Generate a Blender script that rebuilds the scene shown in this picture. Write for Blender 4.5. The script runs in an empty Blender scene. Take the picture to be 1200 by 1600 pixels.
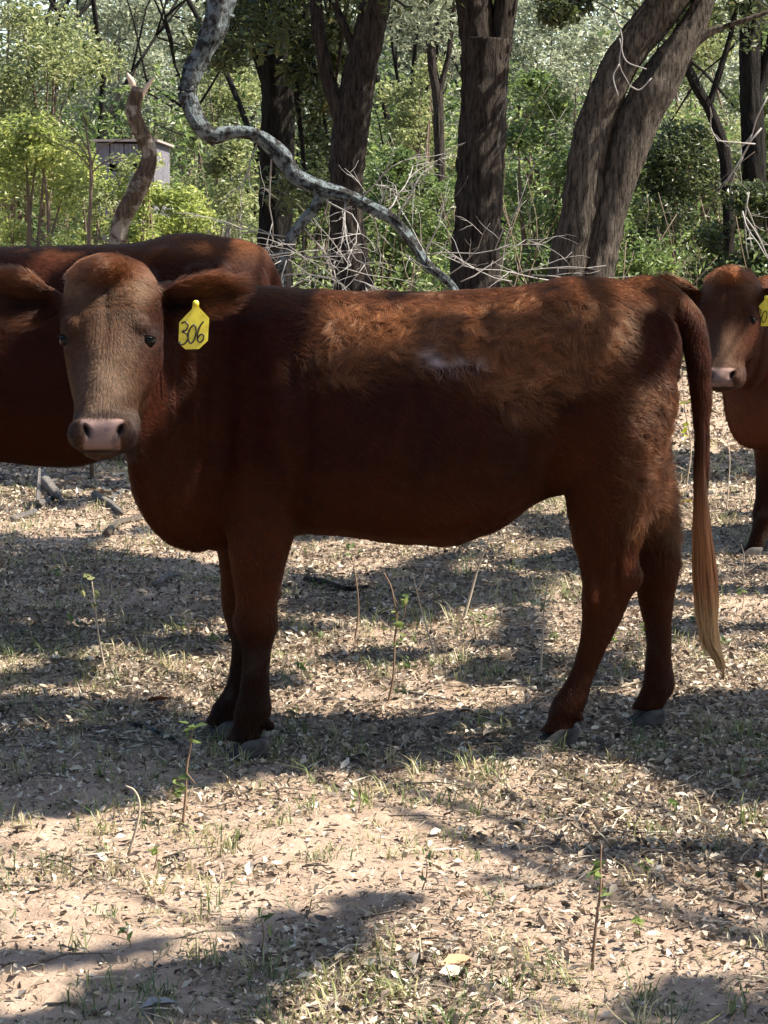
import bpy, math
import numpy as np
from math import radians, sin, cos, pi
rng = np.random.default_rng(7)
scene = bpy.context.scene
COL = scene.collection

# ------------------------------------------------------------------ camera
FPX = 4270.0; CAMY = -7.0; CAMZ = 1.348; PITCH = math.atan(450.0 / FPX)
cam_d = bpy.data.cameras.new('camera'); cam = bpy.data.objects.new('camera', cam_d); COL.objects.link(cam)
cam.location = (0, CAMY, CAMZ); cam.rotation_euler = (pi / 2 - PITCH, 0, 0)
cam_d.sensor_fit = 'VERTICAL'; cam_d.sensor_height = 24; cam_d.lens = 24 * FPX / 1600
cam_d.clip_end = 2000; cam_d.clip_start = 0.1
cam_d.dof.use_dof = False
scene.camera = cam
scene.render.resolution_x = 768; scene.render.resolution_y = 1024

# ------------------------------------------------------------------ light
SUN_EL = radians(53); SUN_AZ = radians(-4)          # azimuth: degrees behind the picture's right
S = np.array([cos(SUN_EL) * cos(SUN_AZ), cos(SUN_EL) * sin(SUN_AZ), sin(SUN_EL)])
world = bpy.data.worlds.new('World'); scene.world = world; world.use_nodes = True
wn = world.node_tree.nodes; wl = world.node_tree.links
bg = wn['Background']; sky = wn.new('ShaderNodeTexSky'); sky.sky_type = 'NISHITA'; sky.sun_disc = False
sky.sun_elevation = SUN_EL; sky.sun_rotation = math.atan2(S[0], S[1]); sky.air_density = 1.0
wl.new(sky.outputs[0], bg.inputs[0]); bg.inputs[1].default_value = 0.10
sun_d = bpy.data.lights.new('sun', 'SUN'); sun = bpy.data.objects.new('sun', sun_d); COL.objects.link(sun)
sun_d.energy = 5.0; sun_d.angle = radians(0.53); sun_d.color = (1.0, 0.92, 0.80)
from mathutils import Vector
sun.rotation_euler = Vector(S).to_track_quat('Z', 'Y').to_euler()
scene.view_settings.view_transform = 'Standard'; scene.view_settings.look = 'None'
scene.view_settings.gamma = 1; scene.view_settings.exposure = 1.8
scene.view_settings.use_curve_mapping = False
scene.render.engine = 'CYCLES'

# ------------------------------------------------------------------ pixel -> place in the world (used only to place real geometry)
def W(px, py, y):
    u = (px - 600) / FPX; v = (800 - py) / FPX
    d = np.array([u, cos(PITCH) + v * sin(PITCH), -sin(PITCH) + v * cos(PITCH)])
    t = (y - CAMY) / d[1]
    return np.array([0, CAMY, CAMZ]) + d * t
def G(px, py):
    u = (px - 600) / FPX; v = (800 - py) / FPX
    d = np.array([u, cos(PITCH) + v * sin(PITCH), -sin(PITCH) + v * cos(PITCH)])
    t = -CAMZ / d[2]
    return np.array([0, CAMY, CAMZ]) + d * t
def R(r, y): return r * (y - CAMY) / FPX
def to_px(P):
    P = np.asarray(P, float); d = P - np.array([0, CAMY, CAMZ])
    f = d[..., 1] * cos(PITCH) - d[..., 2] * sin(PITCH); up = d[..., 1] * sin(PITCH) + d[..., 2] * cos(PITCH)
    f = np.where(np.abs(f) < 1e-6, 1e-6, f)
    return 600 + FPX * d[..., 0] / f, 800 - FPX * up / f

# ------------------------------------------------------------------ noise
def _h(ix, iy, iz, seed):
    n = (ix * 374761393 + iy * 668265263 + iz * 1274126177 + seed * 974634777) & 0xffffffff
    n = ((n ^ (n >> 13)) * 1103515245) & 0xffffffff
    n = (n ^ (n >> 16)) & 0xffffff
    return n / float(0xffffff)
def noise(P, scale=1.0, seed=0):
    P = np.asarray(P, float) * scale
    if P.shape[-1] == 2: P = np.concatenate([P, np.zeros(P.shape[:-1] + (1,))], -1)
    i = np.floor(P).astype(np.int64); f = P - i; f = f * f * (3 - 2 * f); r = 0
    for a in (0, 1):
        wa = f[..., 0] if a else 1 - f[..., 0]
        for b in (0, 1):
            wb = f[..., 1] if b else 1 - f[..., 1]
            for c in (0, 1):
                wc = f[..., 2] if c else 1 - f[..., 2]
                r = r + wa * wb * wc * _h(i[..., 0] + a, i[..., 1] + b, i[..., 2] + c, seed)
    return r * 2 - 1
def fbm(P, scale, octv=3, seed=0):
    return sum(noise(P, scale * 2 ** k, seed + k) * 0.5 ** k for k in range(octv))

# ------------------------------------------------------------------ objects
def tag(o, label=None, cat=None, group=None, kind=None):
    if label: o['label'] = label
    if cat: o['category'] = cat
    if group: o['group'] = group
    if kind: o['kind'] = kind
    return o
def empty(name, loc, label, cat, group=None):
    o = bpy.data.objects.new(name, None); COL.objects.link(o); o.location = loc
    o.empty_display_size = 0.1
    return tag(o, label, cat, group)
def link(name, me, mat=None, parent=None, **k):
    o = bpy.data.objects.new(name, me); COL.objects.link(o)
    if mat is not None and not me.materials: me.materials.append(mat)
    if parent is not None:
        o.parent = parent; o.matrix_parent_inverse.identity()
        o.location = -np.array(parent.location)          # all meshes are written in world space
    return tag(o, **k)
def mesh_np(name, V, F, smooth=True, attrs=None):
    """F: (n,k) int array, or list of such arrays"""
    me = bpy.data.meshes.new(name)
    if not isinstance(F, list): F = [F]
    V = np.ascontiguousarray(V, dtype=np.float32)
    loops = np.concatenate([f.ravel() for f in F]).astype(np.int32)
    tot = np.concatenate([np.full(len(f), f.shape[1]) for f in F]).astype(np.int32)
    st = np.concatenate([[0], np.cumsum(tot)[:-1]]).astype(np.int32)
    me.vertices.add(len(V)); me.vertices.foreach_set('co', V.ravel())
    me.loops.add(len(loops)); me.loops.foreach_set('vertex_index', loops)
    me.polygons.add(len(tot)); me.polygons.foreach_set('loop_start', st); me.polygons.foreach_set('loop_total', tot)
    me.update(calc_edges=True)
    me.polygons.foreach_set('use_smooth', np.full(len(tot), smooth))
    for k, a in (attrs or {}).items():
        a = np.asarray(a, np.float32)
        if a.ndim == 1:
            at = me.attributes.new(k, 'FLOAT', 'POINT'); at.data.foreach_set('value', a)
        else:
            at = me.attributes.new(k, 'FLOAT_COLOR', 'POINT')
            at.data.foreach_set('color', np.concatenate([a, np.ones((len(a), 1), np.float32)], 1).ravel())
    return me
class Geo:
    """collects (verts, tris/quads) into one mesh"""
    def __init__(s): s.V = []; s.Q = []; s.T = []; s.n = 0; s.A = []
    def add(s, V, Q=None, T=None, a=0.0):
        V = np.asarray(V, float); s.V.append(V)
        if Q is not None and len(Q): s.Q.append(np.asarray(Q) + s.n)
        if T is not None and len(T): s.T.append(np.asarray(T) + s.n)
        s.A.append(np.full(len(V), a) if np.isscalar(a) else np.asarray(a)); s.n += len(V)
        return s
    def merge(s, o, M=None):
        V = np.concatenate(o.V)
        if M is not None: V = M(V)
        s.add(V, np.concatenate(o.Q) if o.Q else None, np.concatenate(o.T) if o.T else None, np.concatenate(o.A)); return s
    def mesh(s, name, smooth=True):
        F = []
        if s.Q: F.append(np.concatenate(s.Q))
        if s.T: F.append(np.concatenate(s.T))
        return mesh_np(name, np.concatenate(s.V), F, smooth, {'v': np.concatenate(s.A)})
def rings(C, A, B, n=16, p=1.0, egg=0.0):
    """loft: C centres (k,3), A side half axes, B up half axes; closed end caps"""
    C = np.asarray(C, float); A = np.asarray(A, float); B = np.asarray(B, float); k = len(C)
    t = np.arange(n) / n * 2 * pi; c = np.cos(t); s = np.sin(t)
    cc = np.sign(c) * np.abs(c) ** p * (1 - egg * s); ss = np.sign(s) * np.abs(s) ** p
    V = (C[:, None] + A[:, None] * cc[None, :, None] + B[:, None] * ss[None, :, None]).reshape(-1, 3)
    V = np.concatenate([V, C[:1], C[-1:]])
    i = np.arange(k - 1)[:, None] * n; j = np.arange(n)[None]; j2 = (j + 1) % n
    Q = np.stack([i + j, i + j2, i + n + j2, i + n + j], -1).reshape(-1, 4)
    j = np.arange(n); j2 = (j + 1) % n
    T = np.concatenate([np.stack([np.full(n, k * n), j2, j], -1), np.stack([np.full(n, k * n + 1), (k - 1) * n + j, (k - 1) * n + j2], -1)])
    return V, Q, T
def resample(P, m):
    """smooth (Catmull-Rom) resampling of rows of P with m steps per span"""
    P = np.asarray(P, float); Q = np.concatenate([[2 * P[0] - P[1]], P, [2 * P[-1] - P[-2]]]); out = []
    for i in range(len(P) - 1):
        p0, p1, p2, p3 = Q[i:i + 4]
        for k in range(m):
            t = k / m
            out.append(0.5 * (2 * p1 + (p2 - p0) * t + (2 * p0 - 5 * p1 + 4 * p2 - p3) * t * t + (3 * p1 - p0 - 3 * p2 + p3) * t ** 3))
    out.append(P[-1]); return np.array(out)
def tube(P, r, n=8, m=1, noisef=None):
    """tube through points P (k,3) with radii r"""
    P = np.asarray(P, float); r = np.asarray(r, float) * np.ones(len(P))
    if m > 1:
        X = resample(np.concatenate([P, r[:, None]], 1), m); P = X[:, :3]; r = np.maximum(X[:, 3], 0.0004)
    d = np.gradient(P, axis=0); d /= np.linalg.norm(d, axis=1)[:, None] + 1e-9
    ref = np.array([0, 0, 1.0]) if abs(d[:, 2]).mean() < 0.8 else np.array([0, 1.0, 0])
    a = np.cross(d, ref); a /= np.linalg.norm(a, axis=1)[:, None] + 1e-9; b = np.cross(d, a)
    V, Q, T = rings(P, a * r[:, None], b * r[:, None], n)
    return V, Q, T

# ------------------------------------------------------------------ materials
def mat(name):
    m = bpy.data.materials.new(name); m.use_nodes = True
    nt = m.node_tree; b = nt.nodes['Principled BSDF']
    return m, nt.nodes, nt.links, b
def ramp(nodes, stops):
    r = nodes.new('ShaderNodeValToRGB'); e = r.color_ramp.elements
    while len(e) < len(stops): e.new(0.5)
    for k, (p, c) in enumerate(stops): e[k].position = p; e[k].color = (*c, 1)
    return r
def attr(nodes, name):
    a = nodes.new('ShaderNodeAttribute'); a.attribute_name = name; return a
def simple(name, col, rough=0.6, spec=0.5):
    m, n, l, b = mat(name); b.inputs['Base Color'].default_value = (*col, 1); b.inputs['Roughness'].default_value = rough
    b.inputs['Specular IOR Level'].default_value = spec
    return m
def leaf_mat(name, stops, transl=0.35, rough=0.45):
    m, n, l, b = mat(name); a = attr(n, 'v'); r = ramp(n, stops)
    l.new(a.outputs['Fac'], r.inputs[0]); l.new(r.outputs[0], b.inputs['Base Color']); b.inputs['Roughness'].default_value = rough
    t = n.new('ShaderNodeBsdfTranslucent'); l.new(r.outputs[0], t.inputs[0]); mx = n.new('ShaderNodeMixShader'); mx.inputs[0].default_value = transl
    l.new(b.outputs[0], mx.inputs[1]); l.new(t.outputs[0], mx.inputs[2]); l.new(mx.outputs[0], n['Material Output'].inputs[0])
    return m
def bark_mat(name, c0, c1, lichen=None, lich_amt=0.5, sc=1.0):
    m, n, l, b = mat(name); tc = n.new('ShaderNodeTexCoord'); mp = n.new('ShaderNodeMapping'); mp.inputs['Scale'].default_value = (60 * sc, 60 * sc, 9 * sc)
    l.new(tc.outputs['Object'], mp.inputs[0]); nz = n.new('ShaderNodeTexNoise'); nz.inputs['Scale'].default_value = 1; nz.inputs['Detail'].default_value = 5
    nz.inputs['Roughness'].default_value = 0.72; l.new(mp.outputs[0], nz.inputs[0])
    r = ramp(n, [(0.36, c0), (0.62, c1)]); l.new(nz.outputs[0], r.inputs[0]); out = r.outputs[0]
    if lichen:
        n2 = n.new('ShaderNodeTexNoise'); n2.inputs['Scale'].default_value = 11 * sc; n2.inputs['Detail'].default_value = 9; n2.inputs['Roughness'].default_value = 0.68
        l.new(tc.outputs['Object'], n2.inputs[0]); r2 = ramp(n, [(lich_amt - 0.05, (0, 0, 0)), (lich_amt + 0.06, (1, 1, 1))]); l.new(n2.outputs[0], r2.inputs[0])
        mx = n.new('ShaderNodeMixRGB'); mx.inputs[2].default_value = (*lichen, 1); l.new(r2.outputs[0], mx.inputs[0]); l.new(out, mx.inputs[1]); out = mx.outputs[0]
    l.new(out, b.inputs['Base Color']); b.inputs['Roughness'].default_value = 0.95; b.inputs['Specular IOR Level'].default_value = 0.15
    bp = n.new('ShaderNodeBump'); bp.inputs['Strength'].default_value = 1.0; bp.inputs['Distance'].default_value = 0.10
    l.new(nz.outputs[0], bp.inputs['Height']); l.new(bp.outputs[0], b.inputs['Normal'])
    return m
# ------------------------------------------------------------------ cattle
def body_y(px): return np.interp(px, [300, 420, 1060], [-0.03, -0.02, 0.14])
def ell(c, r, n=14, rot=None):
    """ellipsoid"""
    ph = np.linspace(-pi / 2, pi / 2, 9)[1:-1]
    C = np.array([[0, 0, sin(p)] for p in ph]); A = np.array([[cos(p), 0, 0] for p in ph]); B = np.array([[0, cos(p), 0] for p in ph])
    V, Q, T = rings(C, A, B, n); V[-2] = (0, 0, -1); V[-1] = (0, 0, 1); V = V * np.array(r)
    if rot is not None:
        a, ax = rot; ca, sa = cos(a), sin(a)
        M = {'y': np.array([[ca, 0, sa], [0, 1, 0], [-sa, 0, ca]]), 'z': np.array([[ca, -sa, 0], [sa, ca, 0], [0, 0, 1]]), 'x': np.array([[1, 0, 0], [0, ca, -sa], [0, sa, ca]])}[ax]
        V = V @ M.T
    return V + np.array(c), Q, T
def stations(rows, m=3, p=1.0, egg=0.0, n=24):
    """rows: px, top, bot, halfwidth, y centre, heading angle -> loft along the body; one ring per row"""
    X = resample(rows, m); C = []; A = []; B = []
    for px, top, bot, w, y, al in X:
        a = W(px, top, y); b = W(px, bot, y); C.append((a + b) / 2); h = abs(a[2] - b[2]) / 2
        A.append((w * sin(al), w * cos(al), 0)); B.append((0, 0, h))
    return rings(C, A, B, n, p, egg)
def leg(rows, m=3):
    """rows: px, py, rx px, ry m, y"""
    X = resample(rows, m); C = []; A = []; B = []
    for px, py, rx, ry, y in X:
        C.append(W(px, py, y)); A.append((R(rx, y), 0, 0)); B.append((0, ry, 0))
    return rings(C, A, B, 18)
GR = {}
def grp(name):
    GR[name] = Geo(); return GR[name]
# torso
g = grp('torso')
rows = []
for px, top, bot, w in [(1050, 480, 560, .05), (1040, 458, 640, .12), (1012, 445, 715, .175), (975, 438, 745, .205), (930, 433, 762, .225), (885, 433, 768, .23), (840, 443, 782, .228),
                        (790, 450, 818, .24), (740, 454, 842, .262), (690, 456, 851, .272), (620, 457, 845, .27), (550, 458, 838, .255), (480, 455, 834, .225), (420, 449, 845, .19), (360, 446, 858, .16), (320, 450, 850, .12)]:
    rows.append((px, top, bot, w, body_y(px), 0))
g.add(*stations(rows, 3, 0.9, 0.13, 28))
for px, py, rx, rz, ry, y in [(405, 640, 75, 150, .06, -.13), (400, 640, 70, 150, .06, .10),      # shoulder blades
                              (385, 755, 60, 90, .07, -.12), (385, 755, 60, 80, .07, .10),
                              (885, 490, 60, 36, .045, -.02), (885, 490, 60, 36, .045, .26),            # hips
                              (1035, 545, 28, 55, .05, .03), (1038, 545, 28, 60, .05, .25),           # pin bones and buttocks
                              (640, 690, 190, 120, .10, -.13)]:
    g.add(*ell(W(px, py, y), (R(rx, y), ry, R(rz, y))))
g.add(*ell(W(320, 790, -.03), (R(60, 0), .10, R(68, 0))))                      # brisket
g.add(*ell(W(505, 470, 0.0), (R(90, 0), .10, R(16, 0))))
# neck
g = grp('neck')
for px_, tp_, bt_, w_, y_ in resample([(430, 449, 845, .17, -.02), (370, 444, 862, .155, -.03), (325, 440, 862, .14, -.06), (285, 436, 846, .13, -.12), (252, 436, 815, .12, -.18), (228, 440, 768, .11, -.24), (207, 450, 712, .10, -.32)], 5):
    a_ = W(px_, tp_, y_); b__ = W(px_, bt_, y_); q_ = ell((a_ + b__) / 2, (.055, w_, abs(a_[2] - b__[2]) / 2), 16); g.add(*q_)
for x0, x1, t in []:                      # neck folds
    g.add(*tube([W(x0, 500, -.205), W(x0 + 4, 600, -.225), W(x1, 700, -.205), W(x1 + 14, 780, -.13)], [.008, t, t * 1.1, .006], 10, 4))
g.add(*tube([W(215, 690, -.33), W(222, 740, -.28), W(240, 795, -.2), W(275, 835, -.1), (W(320, 852, -.03))], [.03, .033, .034, .030, .02], 12, 4))
# head, horizontal slices: row, centre px, half width px, front y, back y
HD = [(403, 172, 16, -.335, -.27), (408, 170, 36, -.36, -.24), (418, 167, 50, -.378, -.22), (428, 165, 60, -.392, -.21), (442, 166, 68, -.405, -.20), (465, 168, 76, -.425, -.19), (490, 167, 79, -.440, -.18), (515, 167, 80, -.455, -.18),
      (540, 167, 79, -.472, -.18), (567, 168, 76, -.490, -.19), (593, 166, 69, -.510, -.22), (620, 163, 58, -.532, -.28), (640, 159, 48, -.556, -.34), (655, 159, 49, -.582, -.38), (673, 160, 53, -.602, -.40),
      (692, 160, 52, -.606, -.42), (704, 160, 44, -.592, -.44), (713, 160, 28, -.57, -.47)]
g = grp('head')
X = resample(HD, 3); C = []; A = []; B = []
for py, px, w, yf, yb in X:
    yc = (yf + yb) / 2; c = W(px, py, yf); c[1] = yc; C.append(c); A.append((R(w, yf), 0, 0)); B.append((0, (yb - yf) / 2, 0))
g.add(*rings(C, A, B, 30, 0.90, -0.10))
for sx in (-1, 1):
    cx = 167
    g.add(*ell(W(cx + sx * 50, 508, -.398), (.033, .040, .030)))                 # brow over the eye
    g.add(*ell(W(160 + sx * 33, 678, -.575), (.032, .034, .034)))               # nostril wing
g.add(*ell(W(205, 590, -.33), (.05, .10, .07)))                                # far jaw
g.add(*ell(W(172, 425, -.36), (.06, .055, .042)))                              # poll
g.add(*ell(W(160, 704, -.545), (.045, .045, .02)))
# ears
def ear(pts, name):
    g = grp(name); X = resample(pts, 4); C = []; A = []; B = []
    for px, top, bot, th, y in X:
        a = W(px, top, y); b = W(px, bot, y); C.append((a + b) / 2); A.append((0, th, 0)); B.append((a - b) / 2)
    V, Q, T = rings(C, A, B, 18)
    # cup the ear: push the middle band away from the camera, the rims toward it
    Cc = np.array(C); 
    n = 18
    for k in range(len(C)):
        ring = V[k * n:(k + 1) * n]; h = np.linalg.norm(B[k]) + 1e-6; z = (ring[:, 2] - C[k][2]) / h
        ring[:, 1] += np.clip((0.55 - np.abs(z)) * 0.05, -0.03, 0.03) * min(1, h / .045) + 0.0
    g.add(V, Q, T)
ear([(98, 460, 482, .02, -.26), (80, 448, 498, .017, -.265), (55, 432, 510, .012, -.27), (28, 420, 512, .010, -.27), (0, 415, 498, .009, -.26), (-22, 425, 478, .008, -.25), (-38, 440, 462, .005, -.245)], 'ear_l')
ear([(236, 462, 484, .02, -.26), (252, 455, 496, .017, -.265), (275, 440, 505, .012, -.27), (305, 428, 502, .010, -.275), (335, 424, 496, .009, -.27), (358, 432, 484, .008, -.26), (372, 448, 470, .005, -.25)], 'ear_r')
# legs
g = grp('leg_nf'); g.add(*leg([(405, 700, 74, .09, -.10), (408, 770, 66, .085, -.12), (407, 830, 54, .075, -.14), (403, 870, 46, .065, -.15), (402, 910, 37, .056, -.15), (401, 945, 33, .05, -.15), (399, 975, 36, .052, -.15), (401, 1005, 25, .04, -.15), (400, 1035, 21, .032, -.15), (398, 1078, 21.5, .032, -.15), (396, 1112, 29, .04, -.15), (388, 1135, 25, .038, -.15), (378, 1158, 28, .043, -.15)]))
g.add(*ell(W(423, 1135, -.17), (.014, .012, .014))); g.add(*ell(W(421, 1135, -.13), (.014, .012, .014)))
g = grp('leg_ff'); g.add(*leg([(395, 740, 60, .08, .08), (388, 820, 48, .07, .10), (380, 868, 40, .06, .12), (376, 920, 31, .05, .12), (378, 960, 28, .046, .12), (381, 980, 25, .044, .12), (382, 1005, 20, .034, .12), (380, 1035, 19, .03, .12), (373, 1075, 21, .031, .12), (360, 1100, 25, .037, .12), (350, 1118, 23, .035, .12), (344, 1130, 25, .04, .12)]))
g = grp('leg_nh'); g.add(*leg([(955, 560, 100, .10, .04), (958, 620, 96, .11, .03), (955, 690, 82, .11, .01), (950, 750, 70, .10, .0), (946, 800, 57, .085, .0), (945, 840, 50, .07, .0), (951, 875, 46, .058, .0), (955, 908, 43, .048, .0), (947, 940, 36, .042, .0), (937, 977, 29, .036, .0), (924, 1020, 23, .032, .0), (906, 1065, 22.5, .032, .0), (888, 1103, 28, .040, .0), (877, 1125, 23, .036, .0), (868, 1143, 27, .043, .0)]))
g.add(*ell(W(990, 902, 0), (.021, .018, .040))); g.add(*ell(W(925, 925, -.03), (.02, .03, .05))); g.add(*ell(W(907, 1122, -.02), (.013, .012, .013)))
g = grp('leg_fh'); g.add(*leg([(965, 600, 80, .10, .22), (985, 700, 60, .10, .25), (1000, 780, 48, .085, .27), (1012, 830, 43, .065, .28), (1022, 870, 40, .05, .28), (1024, 905, 34, .045, .28), (1025, 940, 28, .04, .28), (1029, 980, 22, .034, .28), (1029, 1030, 20.5, .031, .28), (1028, 1072, 26, .037, .28), (1020, 1090, 25, .036, .28), (1010, 1108, 26, .04, .28)]))
g.add(*ell(W(1053, 878, .28), (.022, .02, .036)))
# tail
g = grp('tail'); V, Q, T = tube([W(980, 462, .13), W(1020, 456, .14), (W(1052, 474, .14)), W(1075, 503, .13), W(1088, 545, .12), W(1095, 600, .11), W(1096, 680, .11), W(1095, 760, .11), W(1095, 840, .11), W(1099, 900, .11)],
     [.030, .037, .040, .038, .032, .027, .022, .018, .013, .006], 14, 5); g.add(V, Q, T)
g.add(*tube([W(960, 458, .13), W(1010, 450, .13), W(1045, 462, .13)], [.03, .035, .03], 12, 3))

def remesh(G_, name, vox, smooth_it):
    me = G_.mesh(name); o = bpy.data.objects.new(name, me); COL.objects.link(o)
    m = o.modifiers.new('r', 'REMESH'); m.mode = 'VOXEL'; m.voxel_size = vox; m.adaptivity = 0
    s = o.modifiers.new('s', 'SMOOTH'); s.factor = 0.5; s.iterations = smooth_it
    dg = bpy.context.evaluated_depsgraph_get(); ev = o.evaluated_get(dg); m2 = ev.to_mesh()
    V = np.empty(len(m2.vertices) * 3, np.float32); m2.vertices.foreach_get('co', V); V = V.reshape(-1, 3).astype(float)
    L = np.empty(len(m2.loops), np.int32); m2.loops.foreach_get('vertex_index', L)
    tot = np.empty(len(m2.polygons), np.int32); m2.polygons.foreach_get('loop_total', tot)
    F = L.reshape(-1, 4) if (tot == 4).all() else None
    assert F is not None
    ev.to_mesh_clear(); bpy.data.objects.remove(o); bpy.data.meshes.remove(me)
    return V, F
def vnormals(V, F):
    fn = np.cross(V[F[:, 2]] - V[F[:, 0]], V[F[:, 3]] - V[F[:, 1]]); N = np.zeros_like(V)
    for k in range(4): np.add.at(N, F[:, k], fn)
    return N / (np.linalg.norm(N, axis=1)[:, None] + 1e-12)
def push(V, N, c, r, amt, d=None):
    """sculpting brush"""
    q = ((V - c) / r); w = np.exp(-(q * q).sum(1) * 1.5)
    V += (N if d is None else np.array(d)) * (w * amt)[:, None]

RED = np.array([.026, .0055, .0017]); DARK = np.array([.012, .0042, .0022]); ORANGE = np.array([.50, .205, .080]); FACE = np.array([.066, .035, .0195]); GOLD = np.array([.58, .36, .17])
def mixc(C, col, w): return C * (1 - w[:, None]) + np.array(col) * w[:, None]
def sst(x, a, b): t = np.clip((x - a) / (b - a), 0, 1); return t * t * (3 - 2 * t)
def coat_color(V, px, py, headmask, fk=1.0):
    """coat colours of the animal itself, in the main cow's own picture coordinates"""
    C = np.tile(RED, (len(V), 1)); nz = fbm(V, 9, 3, 5)
    C *= (1 + 0.25 * nz)[:, None]
    C = mixc(C, ORANGE, 0.14 * sst(py, 500, 440) * (1 - headmask))  # sunlit topline painted as warmer coat
    C = mixc(C, (.056, .0140, .0040), .75 * (1 - headmask) * np.maximum(sst(py, 700, 860), sst(px, 800, 900) * sst(py, 600, 760))); C = mixc(C, (.085, .03, .012), .7 * headmask * sst(np.abs(px - 166), 92, 110))  # light bounced off the ground, painted into legs, brisket and stifle
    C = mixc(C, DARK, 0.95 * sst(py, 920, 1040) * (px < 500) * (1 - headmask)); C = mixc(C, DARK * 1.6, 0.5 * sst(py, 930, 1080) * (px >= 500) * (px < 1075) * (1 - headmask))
    C = mixc(C, (.15, .055, .022), headmask * .8 * sst(py, 455, 425))  # poll colour raised so it looks sunlit
    f = headmask * (np.abs(px - 166) < 95) * fk
    C = mixc(C, FACE, f * 0.85 * np.exp(-((px - 166) / 62) ** 4) * sst(py, 425, 470))
    C = mixc(C, (.14, .092, .060), f * 0.8 * np.exp(-((px - 160) / 26) ** 2 - ((py - 605) / 50) ** 2))
    C = mixc(C, (.022, .015, .013), f * 0.85 * np.exp(-((px - 160) / 60) ** 2 - ((py - 648) / 12) ** 2))
    for ex, ey in ((112, 447), (222, 450)): C = mixc(C, (.17, .098, .055), f * .65 * np.exp(-((px - ex) / 22) ** 2 - ((py - ey) / 20) ** 2))  # lit patches painted on the forehead sides
    for ex in (98, 236): C = mixc(C, (.035, .022, .02), f * 0.75 * np.exp(-((px - ex) / 17) ** 2 - ((py - 522) / 18) ** 2)); C = mixc(C, (.008, .006, .005), f * np.clip(1.5 * np.exp(-((px - ex) / 11) ** 2 - ((py - 531) / 9) ** 2), 0, 1))  # dark eye rims, plus the shade of the sockets painted in
    C = mixc(C, (.028, .018, .015), f * 0.75 * sst(np.abs(px - 160), 30, 45) * sst(py, 645, 665))
    for ex, rx_ in ((45, 38), (272, 26)): C = mixc(C, DARK * 0.35, headmask * 0.9 * np.exp(-((px - ex) / rx_) ** 2 - ((py - 478) / 17) ** 2))
    return C
def nose_mask(px, py):
    w = np.interp(py, [652, 662, 680, 704], [33, 32, 27, 30]) 
    return sst(w - np.abs(px - 160), -1.5, 1.5) * sst(py, 652, 657) * sst(706, py, py + 1) * (py < 704)

FURM = {}
def fur_mat(name, rough=0.25):
    m = bpy.data.materials.new(name); m.use_nodes = True; n = m.node_tree.nodes; l = m.node_tree.links
    b = n['Principled BSDF']; b.inputs['Roughness'].default_value = .55; b.inputs['Specular IOR Level'].default_value = .08; h = n.new('ShaderNodeBsdfHairPrincipled'); h.model = 'CHIANG'; h.parametrization = 'COLOR'
    a = attr(n, 'hc'); l.new(a.outputs['Color'], h.inputs['Color']); h.inputs['Roughness'].default_value = rough; h.inputs['Radial Roughness'].default_value = 0.5
    h.inputs['Random Roughness'].default_value = 0.2
    l.new(a.outputs['Color'], b.inputs['Base Color']); mx = n.new('ShaderNodeMixShader'); mx.inputs[0].default_value = .18; l.new(b.outputs[0], mx.inputs[1]); l.new(h.outputs[0], mx.inputs[2]); l.new(mx.outputs[0], n['Material Output'].inputs[0]); return m
fur_m = fur_mat('coat_hair')
def coat_mat():
    m, n, l, b = mat('hide'); a = attr(n, 'coat'); l.new(a.outputs['Color'], b.inputs['Base Color']); b.inputs['Roughness'].default_value = 0.75; b.inputs['Specular IOR Level'].default_value = .05
    nn = attr(n, 'nose'); mr = n.new('ShaderNodeMapRange'); mr.inputs[3].default_value = 0.65; mr.inputs[4].default_value = 0.38; l.new(nn.outputs['Fac'], mr.inputs[0]); l.new(mr.outputs[0], b.inputs['Roughness'])
    nz = n.new('ShaderNodeTexNoise'); nz.inputs['Scale'].default_value = 260; tc = n.new('ShaderNodeTexCoord'); l.new(tc.outputs['Object'], nz.inputs[0])
    bp = n.new('ShaderNodeBump'); bp.inputs['Strength'].default_value = 0.35; bp.inputs['Distance'].default_value = 0.003; l.new(nz.outputs[0], bp.inputs['Height']); l.new(bp.outputs[0], b.inputs['Normal'])
    return m
hide_m = coat_mat()
eye_m = simple('eye_dark', (.004, .003, .0025), 0.22, 0.16)
def hoof_material():
    m, n, l, b = mat('hoof_horn'); nz = n.new('ShaderNodeTexNoise'); nz.inputs['Scale'].default_value = 30; nz.inputs['Detail'].default_value = 4; tc = n.new('ShaderNodeTexCoord'); l.new(tc.outputs['Object'], nz.inputs[0])
    r = ramp(n, [(.35, (.018, .017, .018)), (.65, (.085, .075, .068))]); l.new(nz.outputs[0], r.inputs[0]); l.new(r.outputs[0], b.inputs['Base Color']); b.inputs['Roughness'].default_value = 0.8; b.inputs['Specular IOR Level'].default_value = .2; return m
hoof_m = hoof_material()
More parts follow.
